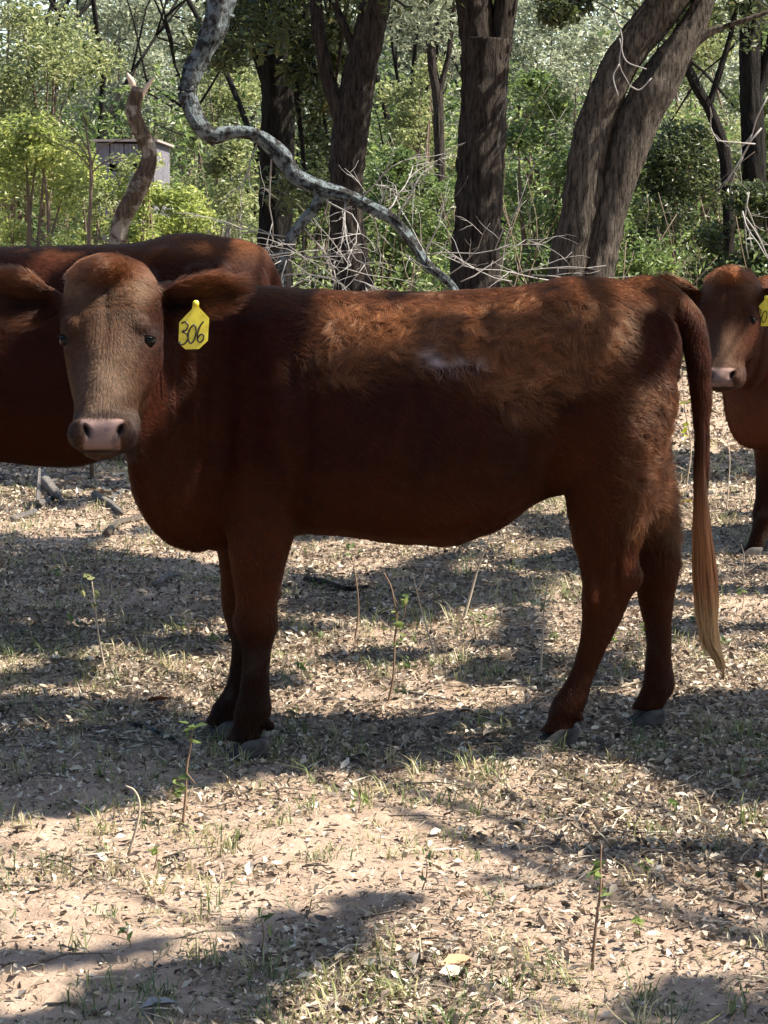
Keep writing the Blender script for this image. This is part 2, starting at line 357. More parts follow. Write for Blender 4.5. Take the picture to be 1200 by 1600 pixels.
def curves_obj(name, P, rad, colr, parent):
    """P (n,k,3) strands -> one hair curves object"""
    n, k = P.shape[:2]; cu = bpy.data.hair_curves.new(name); cu.add_curves([k] * n)
    cu.position_data.foreach_set('vector', np.ascontiguousarray(P.reshape(-1, 3), np.float32).ravel())
    rp = np.asarray(rad, np.float32)[:, None] * np.linspace(1, 0.25, k)[None]
    a = cu.attributes.new('radius', 'FLOAT', 'POINT') if 'radius' not in cu.attributes else cu.attributes['radius']; a.data.foreach_set('value', np.ascontiguousarray(rp, np.float32).ravel())
    c = cu.attributes.new('hc', 'FLOAT_COLOR', 'CURVE' if len(colr) == n else 'POINT'); c.data.foreach_set('color', np.concatenate([colr, np.ones((len(colr), 1))], 1).astype(np.float32).ravel())
    cu.materials.append(fur_m); o = bpy.data.objects.new(name, cu); COL.objects.link(o); o.parent = parent; o.location = -np.array(parent.location); o['kind'] = 'stuff'; return o

def unit_(v): return v / (np.linalg.norm(v, axis=-1, keepdims=True) + 1e-9)
def grow_fur(V, F, N, C, px, py, head, nose, parent, n, scale=1.0, curlk=1.0):
    """short lying hair all over, long curly hair on the upper flank; directions follow a real coat"""
    a = np.linalg.norm(np.cross(V[F[:, 2]] - V[F[:, 0]], V[F[:, 3]] - V[F[:, 1]]), axis=1)
    fpx = px[F].mean(1); fpy = py[F].mean(1); fh = head[F].mean(1)
    w = a * (1 + 1.5 * (fh > .5)) * (nose[F].mean(1) < .3)
    curly = sst(fpx, 455, 520) * sst(fpy, 455, 480) * sst(640 - 60 * ((fpx - 650) / 260) ** 2, fpy, fpy + 40) * (fpx < 1000) * (1 - fh)
    curly = np.clip(curly, 0, 1); curly = sst(fpx, 425, 540) * sst(fpy, 448, 495) * (1 - sst(fpy + 42 * noise(V[F[:, 0]], 7, 77) + 22 * noise(V[F[:, 0]], 17, 78), 530, 650)) * (1 - sst(fpx, 920, 1020)) * (1 - fh)
    rump = sst(fpx, 760, 800) * (1 - sst(fpx, 840, 880)) * sst(fpy, 560, 590) * (1 - sst(fpy, 640, 690)) + sst(fpx, 940, 985) * sst(fpy, 560, 620) * (1 - sst(fpy, 800, 860)) * (fpx < 1075)
    fl = np.clip(np.maximum(curly, 0.5 * rump), 0, 1) * curlk
    w = w * (1 + 1.5 * fl); cs = np.cumsum(w); f = np.searchsorted(cs, rng.random(n) * cs[-1]); f = np.minimum(f, len(F) - 1)
    u = rng.random((n, 1)); v = rng.random((n, 1)); q = F[f]
    root = (V[q[:, 0]] * (1 - u) + V[q[:, 1]] * u) * (1 - v) + (V[q[:, 3]] * (1 - u) + V[q[:, 2]] * u) * v
    nn = N[q].mean(1); nn /= np.linalg.norm(nn, axis=1)[:, None]; X = fpx[f]; Y = fpy[f]; H = fh[f]; cl = fl[f]
    D = np.zeros((n, 3)); D[:, 0] = 0.8; D[:, 2] = -0.55
    legs = sst(Y, 760, 860); D[:, 0] *= 1 - 0.9 * legs
    ff = H > .5; fx = (X - 166) / 70; fy = (Y - 520) / 100
    D[ff, 0] = fx[ff] * 0.9; D[ff, 2] = np.where(fy[ff] < -0.4, 0.1, -1.0); D[ff, 1] = -0.1
    earm = ff & (np.abs(X - 166) > 92); D[earm, 0] = np.sign(X[earm] - 166); D[earm, 2] = np.sign(468 - Y[earm]) * 0.35
    tl = (X > 1062); D[tl] = (0.02, 0, -1)
    nz1 = np.stack([noise(root, 11, 21), noise(root, 11, 22), noise(root, 11, 23)], 1); nz2 = np.stack([noise(root, 38, 31), noise(root, 38, 32), noise(root, 38, 33)], 1)
    D = D + nz1 * (0.25 + 0.75 * cl)[:, None] + nz2 * (0.15 + 0.7 * cl)[:, None] + rng.normal(0, .12, (n, 3))
    D -= nn * (D * nn).sum(1)[:, None]; D /= np.linalg.norm(D, axis=1)[:, None] + 1e-9
    L = (0.017 + 0.029 * cl) * (0.7 + 0.6 * rng.random(n)) * scale
    L = np.where(ff, 0.010, L); L = np.where(ff & (Y < 440) & (np.abs(X - 172) < 60), 0.022 + 0.01 * rng.random(n), L); L = np.where(earm, 0.024 + 0.012 * rng.random(n), L)
    L = np.where((Y > 900) & ~tl, 0.009, L)
    L = np.where((fpx[f] < 390) & (fpx[f] > 215) & ~ff & (Y > 480), 0.012, L)
    edge = sst(X, 940, 1000) * sst(Y, 690, 760) * (1 - sst(Y, 850, 870)) * (X < 1062); L = L * (1 + 0.9 * edge)
    ridge = sst(475, Y, Y + 20) * (X > 350) * (X < 470); L = L * (1 + ridge)
    ll = L[:, None]; lift = 0.30 + 0.38 * cl + 0.25 * earm + 0.1 * ff; lift = lift[:, None]
    side = np.cross(nn, D); wav = (cl * 0.35)[:, None]; ph = (nz2[:, :1] * 6)
    cs_ = np.where(cl > .25, 0.014, 0.008)[:, None]; key = np.floor((root + .004 * nz2) / cs_).astype(np.int64)
    hk = (((key[:, 0] + 1000) * 4000 + key[:, 1] + 1000) * 4000 + key[:, 2] + 1000) * 2 + (cl > .25); _, inv_ = np.unique(hk, return_inverse=True)
    cnt = np.bincount(inv_)[:, None]; cen = np.stack([np.bincount(inv_, root[:, k]) for k in range(3)], 1) / cnt; cD = unit_(np.stack([np.bincount(inv_, D[:, k]) for k in range(3)], 1)); cN = unit_(np.stack([np.bincount(inv_, nn[:, k]) for k in range(3)], 1))
    crv = rng.random(len(cen)); cl_bright = crv[inv_][:, None]; cL = (.75 + .6 * rng.random(len(cen)))[inv_][:, None]
    K = 6; P = np.empty((n, K, 3)); P[:, 0] = root - nn * 0.002
    for k in range(1, K):
        t = k / (K - 1); P[:, k] = root + D * ll * t * (1 - lift * .3) + nn * ll * lift * t * (1 - 0.45 * t) + side * ll * wav * np.sin(t * 5 + ph) + np.array([0, 0, -1]) * ll * cl[:, None] * t * t * 0.45
        tgt = cen[inv_] + cD[inv_] * ll * cL * t + cN[inv_] * ll * lift * t * (1 - .45 * t) * 1.15; ck = (.32 + .42 * cl)[:, None] * t ** 1.3; P[:, k] = P[:, k] * (1 - ck) + tgt * ck + side * ll * wav * .5 * np.sin(t * 6 + ph) * ck
    cc = C[q].mean(1) * (0.45 + .8 * rng.random((n, 1)) ** 1.5 + .7 * cl_bright); cc = cc * (1 + 0.25 * nz1[:, :1])
    cc = mixc(cc, ORANGE * (0.6 + 1.0 * rng.random((n, 1))), 0.32 * cl * (.4 + .8 * cl_bright[:, 0]))  # sunlight on the curly patch painted as orange hair
    scar = np.exp(-((X - 660) / 16) ** 2 - ((Y - 551) / 7) ** 2) + np.exp(-((X - 690) / 20) ** 2 - ((Y - 566) / 7) ** 2) + np.exp(-((X - 718) / 18) ** 2 - ((Y - 560) / 10) ** 2)
    keep = (scar < .25) | (rng.random(n) < .04); keep &= ~(ff & (np.minimum(np.hypot(X - 98, Y - 532), np.hypot(X - 236, Y - 532)) < 13))
    rad = np.where(ff, 0.00045, 0.00052) * scale * (0.8 + 0.5 * cl)
    return curves_obj('coat', P[keep], rad[keep], np.clip(cc[keep], 0, 1), parent)

def hoof(parent, c, L, wdt, h, ang=0.0, splay=.03, name='hoof'):
    """cloven hoof: two pointed claws; c = back middle on the ground, toe towards -x"""
    g = Geo(); ca, sa = cos(ang), sin(ang)
    for s in (-1, 1):
        lv = []; 
        for t, z in [(0.0, 0.0), (0.35, 0.35), (0.7, 0.7), (1.0, 1.0), (1.12, 1.12)]:
            ln = L * (1 - 0.42 * t); x0 = -L * 0.98 + L * 0.50 * t
            pts = []
            for a in np.linspace(0, 2 * pi, 16, endpoint=False):
                u = cos(a); v = sin(a)
                x = x0 + ln * (0.5 + 0.5 * u); tap = (0.25 + 0.75 * min(1, (0.5 + 0.5 * u) * 2.2) ** 0.6) * (1.0 if u < .75 else 0.85)
                pts.append((x, s * (wdt * 0.52 + splay * 0.0) + v * wdt * 0.5 * tap * (1 - 0.12 * t) - s * splay * (0.3 + 0) * 0 + s * splay * (0.5 - 0.5 * u) * 0.5, z * h))
            if t > 1.05: pts = [(np.array(p) * [1, 1, 1]) for p in pts]; m = np.mean(pts, 0); pts = [m + (p - m) * [.75, .75, 1] for p in pts]
            lv.append(pts)
        lv = np.array(lv); k, n = lv.shape[:2]; V = lv.reshape(-1, 3); V = np.concatenate([V, [lv[0].mean(0)], [lv[-1].mean(0)]])
        i = np.arange(k - 1)[:, None] * n; j = np.arange(n)[None]; j2 = (j + 1) % n
        Q = np.stack([i + j, i + j2, i + n + j2, i + n + j], -1).reshape(-1, 4); j = np.arange(n); j2 = (j + 1) % n
        T = np.concatenate([np.stack([np.full(n, k * n), j2, j], -1), np.stack([np.full(n, k * n + 1), (k - 1) * n + j, (k - 1) * n + j2], -1)])
        V = np.stack([V[:, 0] * ca - V[:, 1] * sa, V[:, 0] * sa + V[:, 1] * ca, V[:, 2]], 1) + np.array(c)
        g.add(V, Q, T)
    o = link(name, g.mesh(name), hoof_m, parent); return o

def ident(V): return V
def make_cow(spec, label, vox, fur_n, sm=9, group=None, fur_scale=1.0, loc=(0, 0, 0), brands=None):
    """spec: list of (group name, transform). returns root"""
    root = empty('cow', loc, label, 'cow', group)
    G_ = Geo(); src = []
    Vs = []
    for nm, M in spec:
        G_.merge(GR[nm], M)
    V, F = remesh(G_, 'body', vox, sm)
    return root, V, F
def finish_body(root, V, F, px, py, head, fur_n, scale=1.0, curlk=1.0, scars=None, dark=1.0, fk=1.0):
    N = vnormals(V, F)
    nose = nose_mask(px, py) * head * (N[:, 1] < 0.2)
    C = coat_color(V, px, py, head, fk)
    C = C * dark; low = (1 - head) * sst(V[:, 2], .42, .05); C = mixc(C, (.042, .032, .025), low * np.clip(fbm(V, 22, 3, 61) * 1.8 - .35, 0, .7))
    C = mixc(C, (.19, .125, .108), nose)
    C = mixc(C, (.085, .06, .06), nose * np.clip(fbm(V, 60, 2, 8) * 1.2 - .3, 0, 1))
    for sx in (-1, 1):
        C = mixc(C, (.012, .008, .008), head * np.clip(1.6 * np.exp(-((px - (160 + sx * (27 - (py - 671) * .35))) / 5.2) ** 2 - ((py - 672) / 10) ** 2), 0, 1) * (N[:, 1] < .2))
    C = mixc(C, (.02, .012, .012), head * (np.abs(px - 160) < 45) * np.exp(-((py - 704.5) / 2.0) ** 2))
    for (sxp, syp, rx, ry) in (scars or []):
        C = mixc(C, ((.26, .205, .195) if dark == 1 else (.04, .02, .017)), (N[:, 1] < 0) * np.clip(1.3 * np.exp(-((px - sxp) / rx) ** 2 - ((py - syp) / ry) ** 2), 0, 1))
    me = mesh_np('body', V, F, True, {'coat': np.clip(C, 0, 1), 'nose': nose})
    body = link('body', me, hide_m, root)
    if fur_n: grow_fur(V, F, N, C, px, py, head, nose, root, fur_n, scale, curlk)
    return N
def sculpt_head(V, N, px, py, head):
    def at(x, y, rx, ry, amt):
        w = head * np.exp(-((px - x) / rx) ** 2 - ((py - y) / ry) ** 2) * np.clip(-N[:, 1] * 2 + .4, 0, 1)
        V[:, 1] += w * amt
    for sx in (-1, 1):
        w_ = head * np.exp(-((px - (160 + sx * (27 - (py - 671) * .35))) / 5.5) ** 2 - ((py - 672) / 9) ** 2) * (N[:, 1] < 0); V[:, 1] += w_ * .028   # nostrils
        d_ = np.hypot(px - (167 + sx * 69), (py - 532) * 1.1); V[:, 1] -= head * .004 * np.exp(-((d_ - 12) / 3.5) ** 2) * (N[:, 1] < 0); V[:, 1] += head * .006 * np.exp(-(d_ / 7) ** 2) * (N[:, 1] < 0)
        at(166 + sx * 46, 580, 20, 34, 0.007)            # hollow below the eye
        at(165 + sx * 48, 482, 16, 16, -0.008)           # brow
        at(160 + sx * 36, 640, 10, 14, 0.006)
    at(166, 480, 7, 50, 0.006)                            # line down the forehead
    at(172, 432, 20, 14, -0.012); at(176, 416, 12, 9, -0.014); at(150, 425, 10, 8, 0.005)
    at(161, 600, 24, 60, -0.012)
    at(160, 705, 45, 2.2, 0.012)                          # mouth
# ---- main cow
root1 = empty('cow', (-0.1, 0, 0), 'red brown heifer with curly back hair and yellow tag 306, standing side-on in front', 'cow')
A1 = Geo()
for nm in ('torso', 'neck', 'head', 'ear_l', 'ear_r', 'leg_nf', 'leg_ff', 'leg_nh', 'leg_fh', 'tail'): A1.merge(GR[nm])
V1, F1 = remesh(A1, 'body', 0.0062, 15)
px, py = to_px(V1); N1 = vnormals(V1, F1)
head1 = ((px < 262) & (V1[:, 1] < -.17) & (py < 722) & (px - 160 < 95)) | (((px < 92) | ((px > 232) & (px < 385) & (V1[:, 1] < -.215) & (py < 512))) & (py < 522)); head1 = (head1 & ~((px > np.interp(py, [560, 600, 640, 660], [250, 240, 224, 215])) & (py > 560))).astype(float)
sculpt_head(V1, N1, px, py, head1)
# modelling of the flanks: elbow crease, flank fold, ribs, hock hollow
for c, r, a in [(W(470, 760, -.2), (.03, .12, .16), -.02), (W(868, 740, -.1), (.035, .1, .10), -.018), (W(840, 560, -.2), (.09, .1, .07), -.025), (W(1030, 560, -.05), (.03, .1, .06), .008), (W(965, 900, -.06), (.012, .05, .06), -.010), (W(350, 690, -.2), (.03, .1, .12), -.016), (W(478, 620, -.2), (.02, .1, .16), -.012), (W(430, 640, -.2), (.035, .1, .14), .010), (W(372, 760, -.15), (.05, .1, .05), .012), (W(872, 470, -.12), (.035, .1, .022), .012), (W(905, 520, -.18), (.05, .1, .03), -.010), (W(895, 800, -.1), (.02, .1, .06), .008), (W(985, 860, -.08), (.010, .05, .06), -.008), (W(925, 850, -.1), (.012, .06, .07), -.006), (W(404, 1050, -.2), (.006, .05, .06), -.003), (W(412, 900, -.22), (.010, .05, .06), -.005), (W(450, 560, -.2), (.03, .1, .10), -.012),
                (W(960, 660, -.1), (.10, .1, .10), .018), (W(284, 620, -.25), (.012, .08, .16), -.014), (W(268, 620, -.28), (.010, .08, .14), .012), (W(302, 640, -.22), (.012, .08, .15), .012), (W(322, 650, -.2), (.012, .08, .14), -.012), (W(385, 1040, -.18), (.008, .03, .05), -.003)]:
    push(V1, N1, c, np.array(r), a)
rib = np.exp(-((px - 640) / 120) ** 2 - ((py - 690) / 90) ** 2) * (N1[:, 1] < 0); V1 += N1 * (.0022 * rib * np.sin((px + .35 * (py - 600)) / 5.6))[:, None]
V1 += N1 * (0.004 * fbm(V1, 5, 3, 3) + 0.0025 * fbm(V1, 18, 2, 9))[:, None]
SC1 = [(660, 551, 20, 7), (690, 566, 20, 7), (718, 560, 17, 9), (740, 552, 8, 5), (648, 545, 8, 6)]
px1, py1 = to_px(V1)
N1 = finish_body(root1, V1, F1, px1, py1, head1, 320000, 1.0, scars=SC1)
def eyes(root, V, hx, hy, head, M=ident, n=1.0):
    for ex in (100, 235):
        k = (head > 0) & (np.hypot(hx - ex, hy - 532) < 9); q = V[k]; c = q[q[:, 1] < np.percentile(q[:, 1], 40)].mean(0) + [0, .0065, 0]
        E, Q, T = ell(c + [(.003 if ex < 160 else -.001), -.0022, -.001], (.0185, .0145, .0150), 20); link('eye', Geo().add(E, Q, T).mesh('eye'), eye_m, root)
        a = np.linspace(.1, pi - .1, 9); P = np.stack([c[0] + .0175 * np.cos(a), c[1] - .013 * np.sin(a) - .0045, c[2] + .0055 + .0085 * np.sin(a)], 1); g = Geo(); g.add(*tube(P, [.001] + [.0030] * 7 + [.001], 6, 2)); link('eyelid', g.mesh('eyelid'), lid_m, root)
lid_m = simple('eyelid_skin', (.012, .0065, .005), 0.85, .1)
eyes(root1, V1, px1, py1, head1)
for c, L, w, h, a in [(W(414, 1150, -.15), .112, .046, .042, .06), (W(376, 1150, .12), .105, .044, .042, .08), (W(897, 1150, 0), .108, .046, .042, .05), (W(1034, 1125, .28), .105, .045, .042, .03)]:
    c = np.array([c[0], c[1], 0.002]); hoof(root1, c, L, w, h, a)
# tail switch: long golden hair, its colour lightened further to look sunlit
def switch(root, top_pts, n, M=ident):
    path = resample(top_pts, 8); K = 18; out = np.empty((n, K, 3)); NC = 44
    st = rng.random(n) * 0.62; cl = rng.integers(0, NC, n); cln = .45 + .55 * rng.random(NC) ** 1.3; ln = np.clip(cln[cl] * (.8 + .25 * rng.random(n)), 0, 1)
    ca = rng.random(NC) * 2 * pi; cr_ = np.sqrt(rng.random(NC)); cph = rng.random(NC) * 6; cw = 5 + 7 * rng.random(NC); a = rng.random(n) * 2 * pi; rr = np.sqrt(rng.random(n))
    for k in range(K):
        s = np.clip(st + (1 - st) * ln * k / (K - 1), 0, 1); idx = s * (len(path) - 1); i0 = np.minimum(idx.astype(int), len(path) - 2); fr = (idx - i0)[:, None]
        c = path[i0] * (1 - fr) + path[i0 + 1] * fr; spread = 0.009 + 0.018 * np.sin(np.clip((s - .15) * 1.15, 0, 1) * pi); spread *= np.where(s > .85, 1 - (s - .85) * 3, 1)
        tight = .45 - .3 * s; c[:, 0] += (np.cos(ca[cl]) * cr_[cl] + np.cos(a) * rr * tight) * spread + .006 * np.sin(s * cw[cl] * 2 + cph[cl]) * s; c[:, 1] += (np.sin(ca[cl]) * cr_[cl] + np.sin(a) * rr * tight) * spread
        out[:, k] = c
    sv = np.stack([np.clip(st + (1 - st) * ln * k / (K - 1), 0, 1) for k in range(K)], 1).ravel(); rnd = np.repeat(.55 + .8 * rng.random(n), K)
    colr = mixc(np.tile(RED * 1.6, (n * K, 1)), ORANGE * .7, sst(sv, .1, .4)); colr = mixc(colr, GOLD, sst(sv, .48, .72) * .9); colr = mixc(colr, RED * 1.5, sst(sv, .93, 1)) * rnd[:, None]
    o = curves_obj('tail_switch', M(out.reshape(-1, 3)).reshape(out.shape), np.full(n, 0.0009), np.clip(colr, 0, 1), root)
    return o
switch(root1, [W(1096, 640, .10), W(1096, 700, .09), W(1095, 760, .09), W(1096, 820, .09), W(1100, 880, .09), W(1104, 930, .09), W(1105, 970, .09), W(1110, 1005, .09), W(1122, 1035, .09), W(1132, 1062, .09)], 3000)

# ear tag: yellow plastic panel with handwritten digits
def tag_mat():
    m, n, l, b = mat('tag_plastic'); nz = n.new('ShaderNodeTexNoise'); nz.inputs['Scale'].default_value = 60; tc = n.new('ShaderNodeTexCoord'); l.new(tc.outputs['Object'], nz.inputs[0])
    r = ramp(n, [(.3, (.62, .50, .035)), (.6, (.80, .68, .06))]); l.new(nz.outputs[0], r.inputs[0]); l.new(r.outputs[0], b.inputs['Base Color']); b.inputs['Roughness'].default_value = 0.4; return m
tag_m = tag_mat(); ink_m = simple('black_ink', (.006, .006, .006), 0.5)
def ear_tag(root, outline, digits, y, M=ident, rw=.0021, stem=None):
    th = .0025; F_ = np.array([W(x, y_, y) for x, y_ in outline]); n = len(outline)
    V = np.concatenate([F_, F_ + [0, th, 0]]); V = M(V)
    me = bpy.data.meshes.new('ear_tag'); me.from_pydata([tuple(v) for v in V], [], [tuple(range(n)), tuple(range(2 * n - 1, n - 1, -1))] + [(i, i + n, (i + 1) % n + n, (i + 1) % n) for i in range(n)]); me.update()
    t = link('ear_tag', me, tag_m, root)
    b = stem
    g = Geo(); V_, Q, T = tube([W(b[0], b[1], y - .006), W(b[0], b[1], y + .03)], .008, 12); g.add(M(V_), Q, T); link('tag_stud', g.mesh('tag_stud'), tag_m, root)
    for d in digits:
        P = resample([W(x, y_, y - .0012) for x, y_ in d], 5); P = M(P); g = Geo(); V_, Q, T = tube(P, rw, 6); V_ = V_
        g.add(V_, Q, T); o = link('digit', g.mesh('digit'), ink_m, t); o.location = (0, 0, 0)
    return t
def zz(l): return [(60 + a / 3.75, 380 + b / 3.75) for a, b in l]
TAG = zz([(908, 340), (938, 340), (942, 378), (1000, 440), (992, 572), (940, 620), (862, 622), (820, 585), (826, 462), (900, 385)])
D3 = zz([(838, 470), (862, 462), (878, 482), (866, 508), (842, 518), (868, 530), (876, 560), (856, 590), (832, 592), (824, 574)])
D0 = zz([(905, 480), (884, 510), (878, 560), (892, 586), (912, 568), (924, 520), (918, 484), (905, 480)])
D6 = zz([(968, 458), (946, 490), (932, 540), (936, 574), (952, 580), (968, 560), (966, 536), (948, 536), (934, 556)])
ear_tag(root1, TAG, [D3, D0, D6], -.315, stem=(306, 474))

# ---- transforms for the other two animals
def xf(piv, dst, s, ang=0.0, flip=False):
    piv = np.array(piv, float); dst = np.array(dst, float); ca, sa = cos(ang), sin(ang)
    def f(V):
        q = (V - piv) * s
        if flip: q[:, 0] = -q[:, 0]
        return np.stack([q[:, 0] * ca - q[:, 1] * sa, q[:, 0] * sa + q[:, 1] * ca, q[:, 2]], 1) + dst
    return f
def inv_xf(piv, dst, s, ang=0.0):
    piv = np.array(piv, float); dst = np.array(dst, float); ca, sa = cos(-ang), sin(-ang)
    def f(V):
        q = V - dst; q = np.stack([q[:, 0] * ca - q[:, 1] * sa, q[:, 0] * sa + q[:, 1] * ca, q[:, 2]], 1); return q / s + piv
    return f
# second cow, broadside behind on the left; its rump ends at pixel 430
s2 = 1.085; pv = np.array([W(1050, 500, .14)[0], .14, 0]); dst2 = np.array([W(420, 450, 1.9)[0], 1.9, 0])
M2 = xf(pv, dst2, s2); I2 = inv_xf(pv, dst2, s2)
root2 = empty('cow', (-1.6, 1.85, 0), 'larger dark red cow with swirled brand on its rump, behind the heifer at left', 'cow')
A2 = Geo()
for nm in ('torso', 'leg_nf', 'leg_ff', 'leg_fh'): A2.merge(GR[nm], M2)
A2.merge(GR['leg_fh'], xf(pv, dst2 + [-.04, -.29, 0], s2))
# its neck and head reach forward to the left (outside the picture)
hp = np.array([W(165, 560, -.4)[0], -.4, W(165, 560, -.4)[2]])
neckV = [(470, 450, 840, .18, 0, 0), (400, 440, 850, .16, 0, 0), (330, 420, 800, .13, 0, 0), (260, 400, 700, .11, 0, 0), (200, 385, 610, .1, 0, 0)]
gk = Geo(); gk.add(*stations(neckV, 3, .95, -.1, 22)); A2.merge(gk, M2)
hd2 = M2(np.array([W(190, 480, 0)]))[0]
MH2 = xf(hp + [0, .12, .06], hd2, s2, -pi / 2 + .1)
for nm in ('head', 'ear_l', 'ear_r'): A2.merge(GR[nm], MH2)
A2.add(*tube([M2(np.array([W(1030, 480, .14)]))[0], M2(np.array([W(1056, 540, .16)]))[0], M2(np.array([W(1060, 700, .16)]))[0], M2(np.array([W(1060, 900, .16)]))[0]], [.04, .035, .025, .02], 10, 4))
A2.add(*ell(M2(np.array([W(905, 470, .1)]))[0], (.16, .12, .07)))
V2, F2 = remesh(A2, 'body', 0.011, 8)
q = I2(V2); px2, py2 = to_px(q); N2 = vnormals(V2, F2)
V2 += N2 * (0.006 * fbm(V2, 5, 3, 13))[:, None]
bx = [(850 + 18 * cos(a), 512 + 16 * sin(a), 5, 4) for a in np.linspace(-1.2, 2.6, 8)] + [(942 + 22 * cos(a), 500 + 13 * sin(a), 5, 4) for a in np.linspace(-2.8, .8, 8)] + [(978 + 14 * cos(a), 498 + 18 * sin(a), 5, 4) for a in np.linspace(-2.2, 1.6, 7)]
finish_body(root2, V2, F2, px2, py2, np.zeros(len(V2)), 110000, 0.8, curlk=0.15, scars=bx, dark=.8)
for ex in (101, 231):
    V, Q, T = ell(W(ex, 531, -.452), (.017, .019, .015), 14); link('eye', Geo().add(MH2(V), Q, T).mesh('eye'), eye_m, root2)
for c in [M2(np.array([W(414, 1150, -.15)]))[0], M2(np.array([W(376, 1150, .12)]))[0], M2(np.array([W(1034, 1125, .28)]))[0], M2(np.array([W(1034, 1125, .28)]))[0] + [-.04, -.29, 0]]:
    hoof(root2, (c[0], c[1], .002), .12, .05, .046)

# third cow, looking over from the right; body turned away from the camera
s3 = 1.0; Y3 = 4.07
root3 = empty('cow', (2.0, 4.1, 0), 'small red cow at the right edge, facing the camera behind the heifer\'s tail', 'cow')
A3 = Geo(); ang3 = radians(38)
sh = np.array([W(400, 650, 0)[0], -.02, 0]); dsh = np.array([G(1262, 870)[0], 4.25, 0])
M3 = xf(sh, dsh, s3 * .98, ang3); I3 = inv_xf(sh, dsh, s3 * .98, ang3)
for nm in ('torso', 'leg_ff', 'leg_nh', 'leg_fh', 'tail'): A3.merge(GR[nm], M3)
h3 = W(1134, 520, 3.55); hpv = W(165, 565, -.45)
hs = 1.0
MH3 = xf(hpv, h3, hs, radians(-15)); IH3 = inv_xf(hpv, h3, hs, radians(-15))
for nm in ('head', 'ear_l', 'ear_r'): A3.merge(GR[nm], MH3)
n0 = h3 + np.array([.0, .2, .03]); n1 = M3(np.array([W(400, 600, -.02)]))[0]
for k in range(9):
    t = k / 8; c = n0 * (1 - t) + n1 * t; c[2] = (1 - t) * (h3[2] - .02) + t * .86
    A3.add(*ell(c, (.12 + .04 * t, .13, .20 + .09 * t), 14))
gk = Geo(); gk.add(*stations([(1128, 560, 600, .02, 3.75, .2), (1136, 470, 655, .10, 3.78, .3), (1150, 450, 688, .15, 3.86, .4), (1175, 435, 704, .17, 3.95, .4), (1215, 425, 700, .18, 4.05, .4), (1260, 425, 690, .2, 4.15, .3)], 3, .95, -.1, 22)); A3.merge(gk)
A3.add(*leg([(1225, 690, 50, .09, 4.05), (1215, 730, 36, .075, 4.02), (1205, 770, 26, .055, 4.0), (1196, 800, 21, .045, 4.0), (1189, 825, 15, .035, 4.0), (1183, 848, 15, .032, 4.0), (1176, 862, 15, .034, 4.0)]))
V3, F3 = remesh(A3, 'body', 0.009, 7)
hx, hy = to_px(IH3(V3)); bx_, by_ = to_px(I3(V3))
head3 = ((V3[:, 1] < h3[1] + .16) & (hy < 716) & (np.abs(hx - 160) < 92)) | ((np.abs(hx - 166) > 80) & (np.abs(hx - 166) < 215) & (hy < 515) & (hy > 405) & (np.abs(IH3(V3)[:, 1] + .265) < .045))
head3 = head3.astype(float); px3 = np.where(head3 > 0, hx, bx_); py3 = np.where(head3 > 0, hy, by_)
px3 = np.where((head3 < 1) & (px3 > 455) & (px3 < 1000) & (py3 < 700), np.minimum(px3, 454), px3)
lowleg = (head3 < 1) & (V3[:, 2] < .42); px3 = np.where(lowleg, 400, px3); py3 = np.where(lowleg, 1180 - V3[:, 2] * 540, py3)
N3 = vnormals(V3, F3); sculpt_head(V3, N3, px3, py3, head3); V3 += N3 * (0.004 * fbm(V3, 6, 3, 33))[:, None]
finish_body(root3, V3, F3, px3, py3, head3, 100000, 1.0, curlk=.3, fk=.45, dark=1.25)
eyes(root3, V3, hx, hy, head3)
ear_tag(root3, TAG, [D3, D0, D6][:1] + [[(x + 2, y_) for x, y_ in D0]], -.315, (lambda V: MH3(V) + np.array([-.075, -.03, .0])), .0018, stem=(306, 474))
c = W(1186, 866, 4.0); hoof(root3, (c[0], c[1], .002), .11, .046, .042, .1)
for p, yy in [((376, 1150), .12), ((897, 1150), 0), ((1034, 1125), .28)]:
    c = M3(np.array([W(p[0], p[1], yy)]))[0]; hoof(root3, (c[0], c[1], .002), .11, .046, .042, ang3)
c3 = M3(W(1095, 760, .10)[None])[0]
switch(root3, [c3, c3 + [0, 0, -.12], c3 + [0.01, 0, -.25], c3 + [.02, 0, -.4]], 800)
# ------------------------------------------------------------------ ground
def gh(x, y):
    P = np.stack([x, y], -1)
    flat = np.exp(-((y) / 1.2) ** 2) * (np.abs(x) < 2.5)
    return 0.035 * noise(P, 0.35, 41) * (1 - flat) + 0.012 * noise(P, 1.6, 42) * (1 - .7 * flat) + 0.006 * noise(P, 7, 43) - 0.004
ys = np.concatenate([[-200, -60, -20, -8], np.arange(-4.2, 5, .022), np.arange(5, 12, .06), np.geomspace(12.1, 400, 60)])
xs = np.concatenate([-np.geomspace(200, 1.85, 36), np.arange(-1.8, 1.8, .022), np.geomspace(1.82, 200, 36)])
XX, YY = np.meshgrid(xs, ys); Z = gh(XX, YY); P2 = np.stack([XX, YY], -1)
near = (np.abs(XX) < 3) & (YY < 12)
Z = Z + np.where(near, 0.012 * np.abs(fbm(P2, 10, 3, 44)) * np.clip(.5 + fbm(P2, 2, 2, 45), 0, 1) + 0.004 * noise(P2, 30, 47), 0)
V = np.stack([XX, YY, Z], -1).reshape(-1, 3); ny, nx = XX.shape
i = np.arange(ny - 1)[:, None] * nx; j = np.arange(nx - 1)[None]
F = np.stack([i + j, i + j + 1, i + nx + j + 1, i + nx + j], -1).reshape(-1, 4)
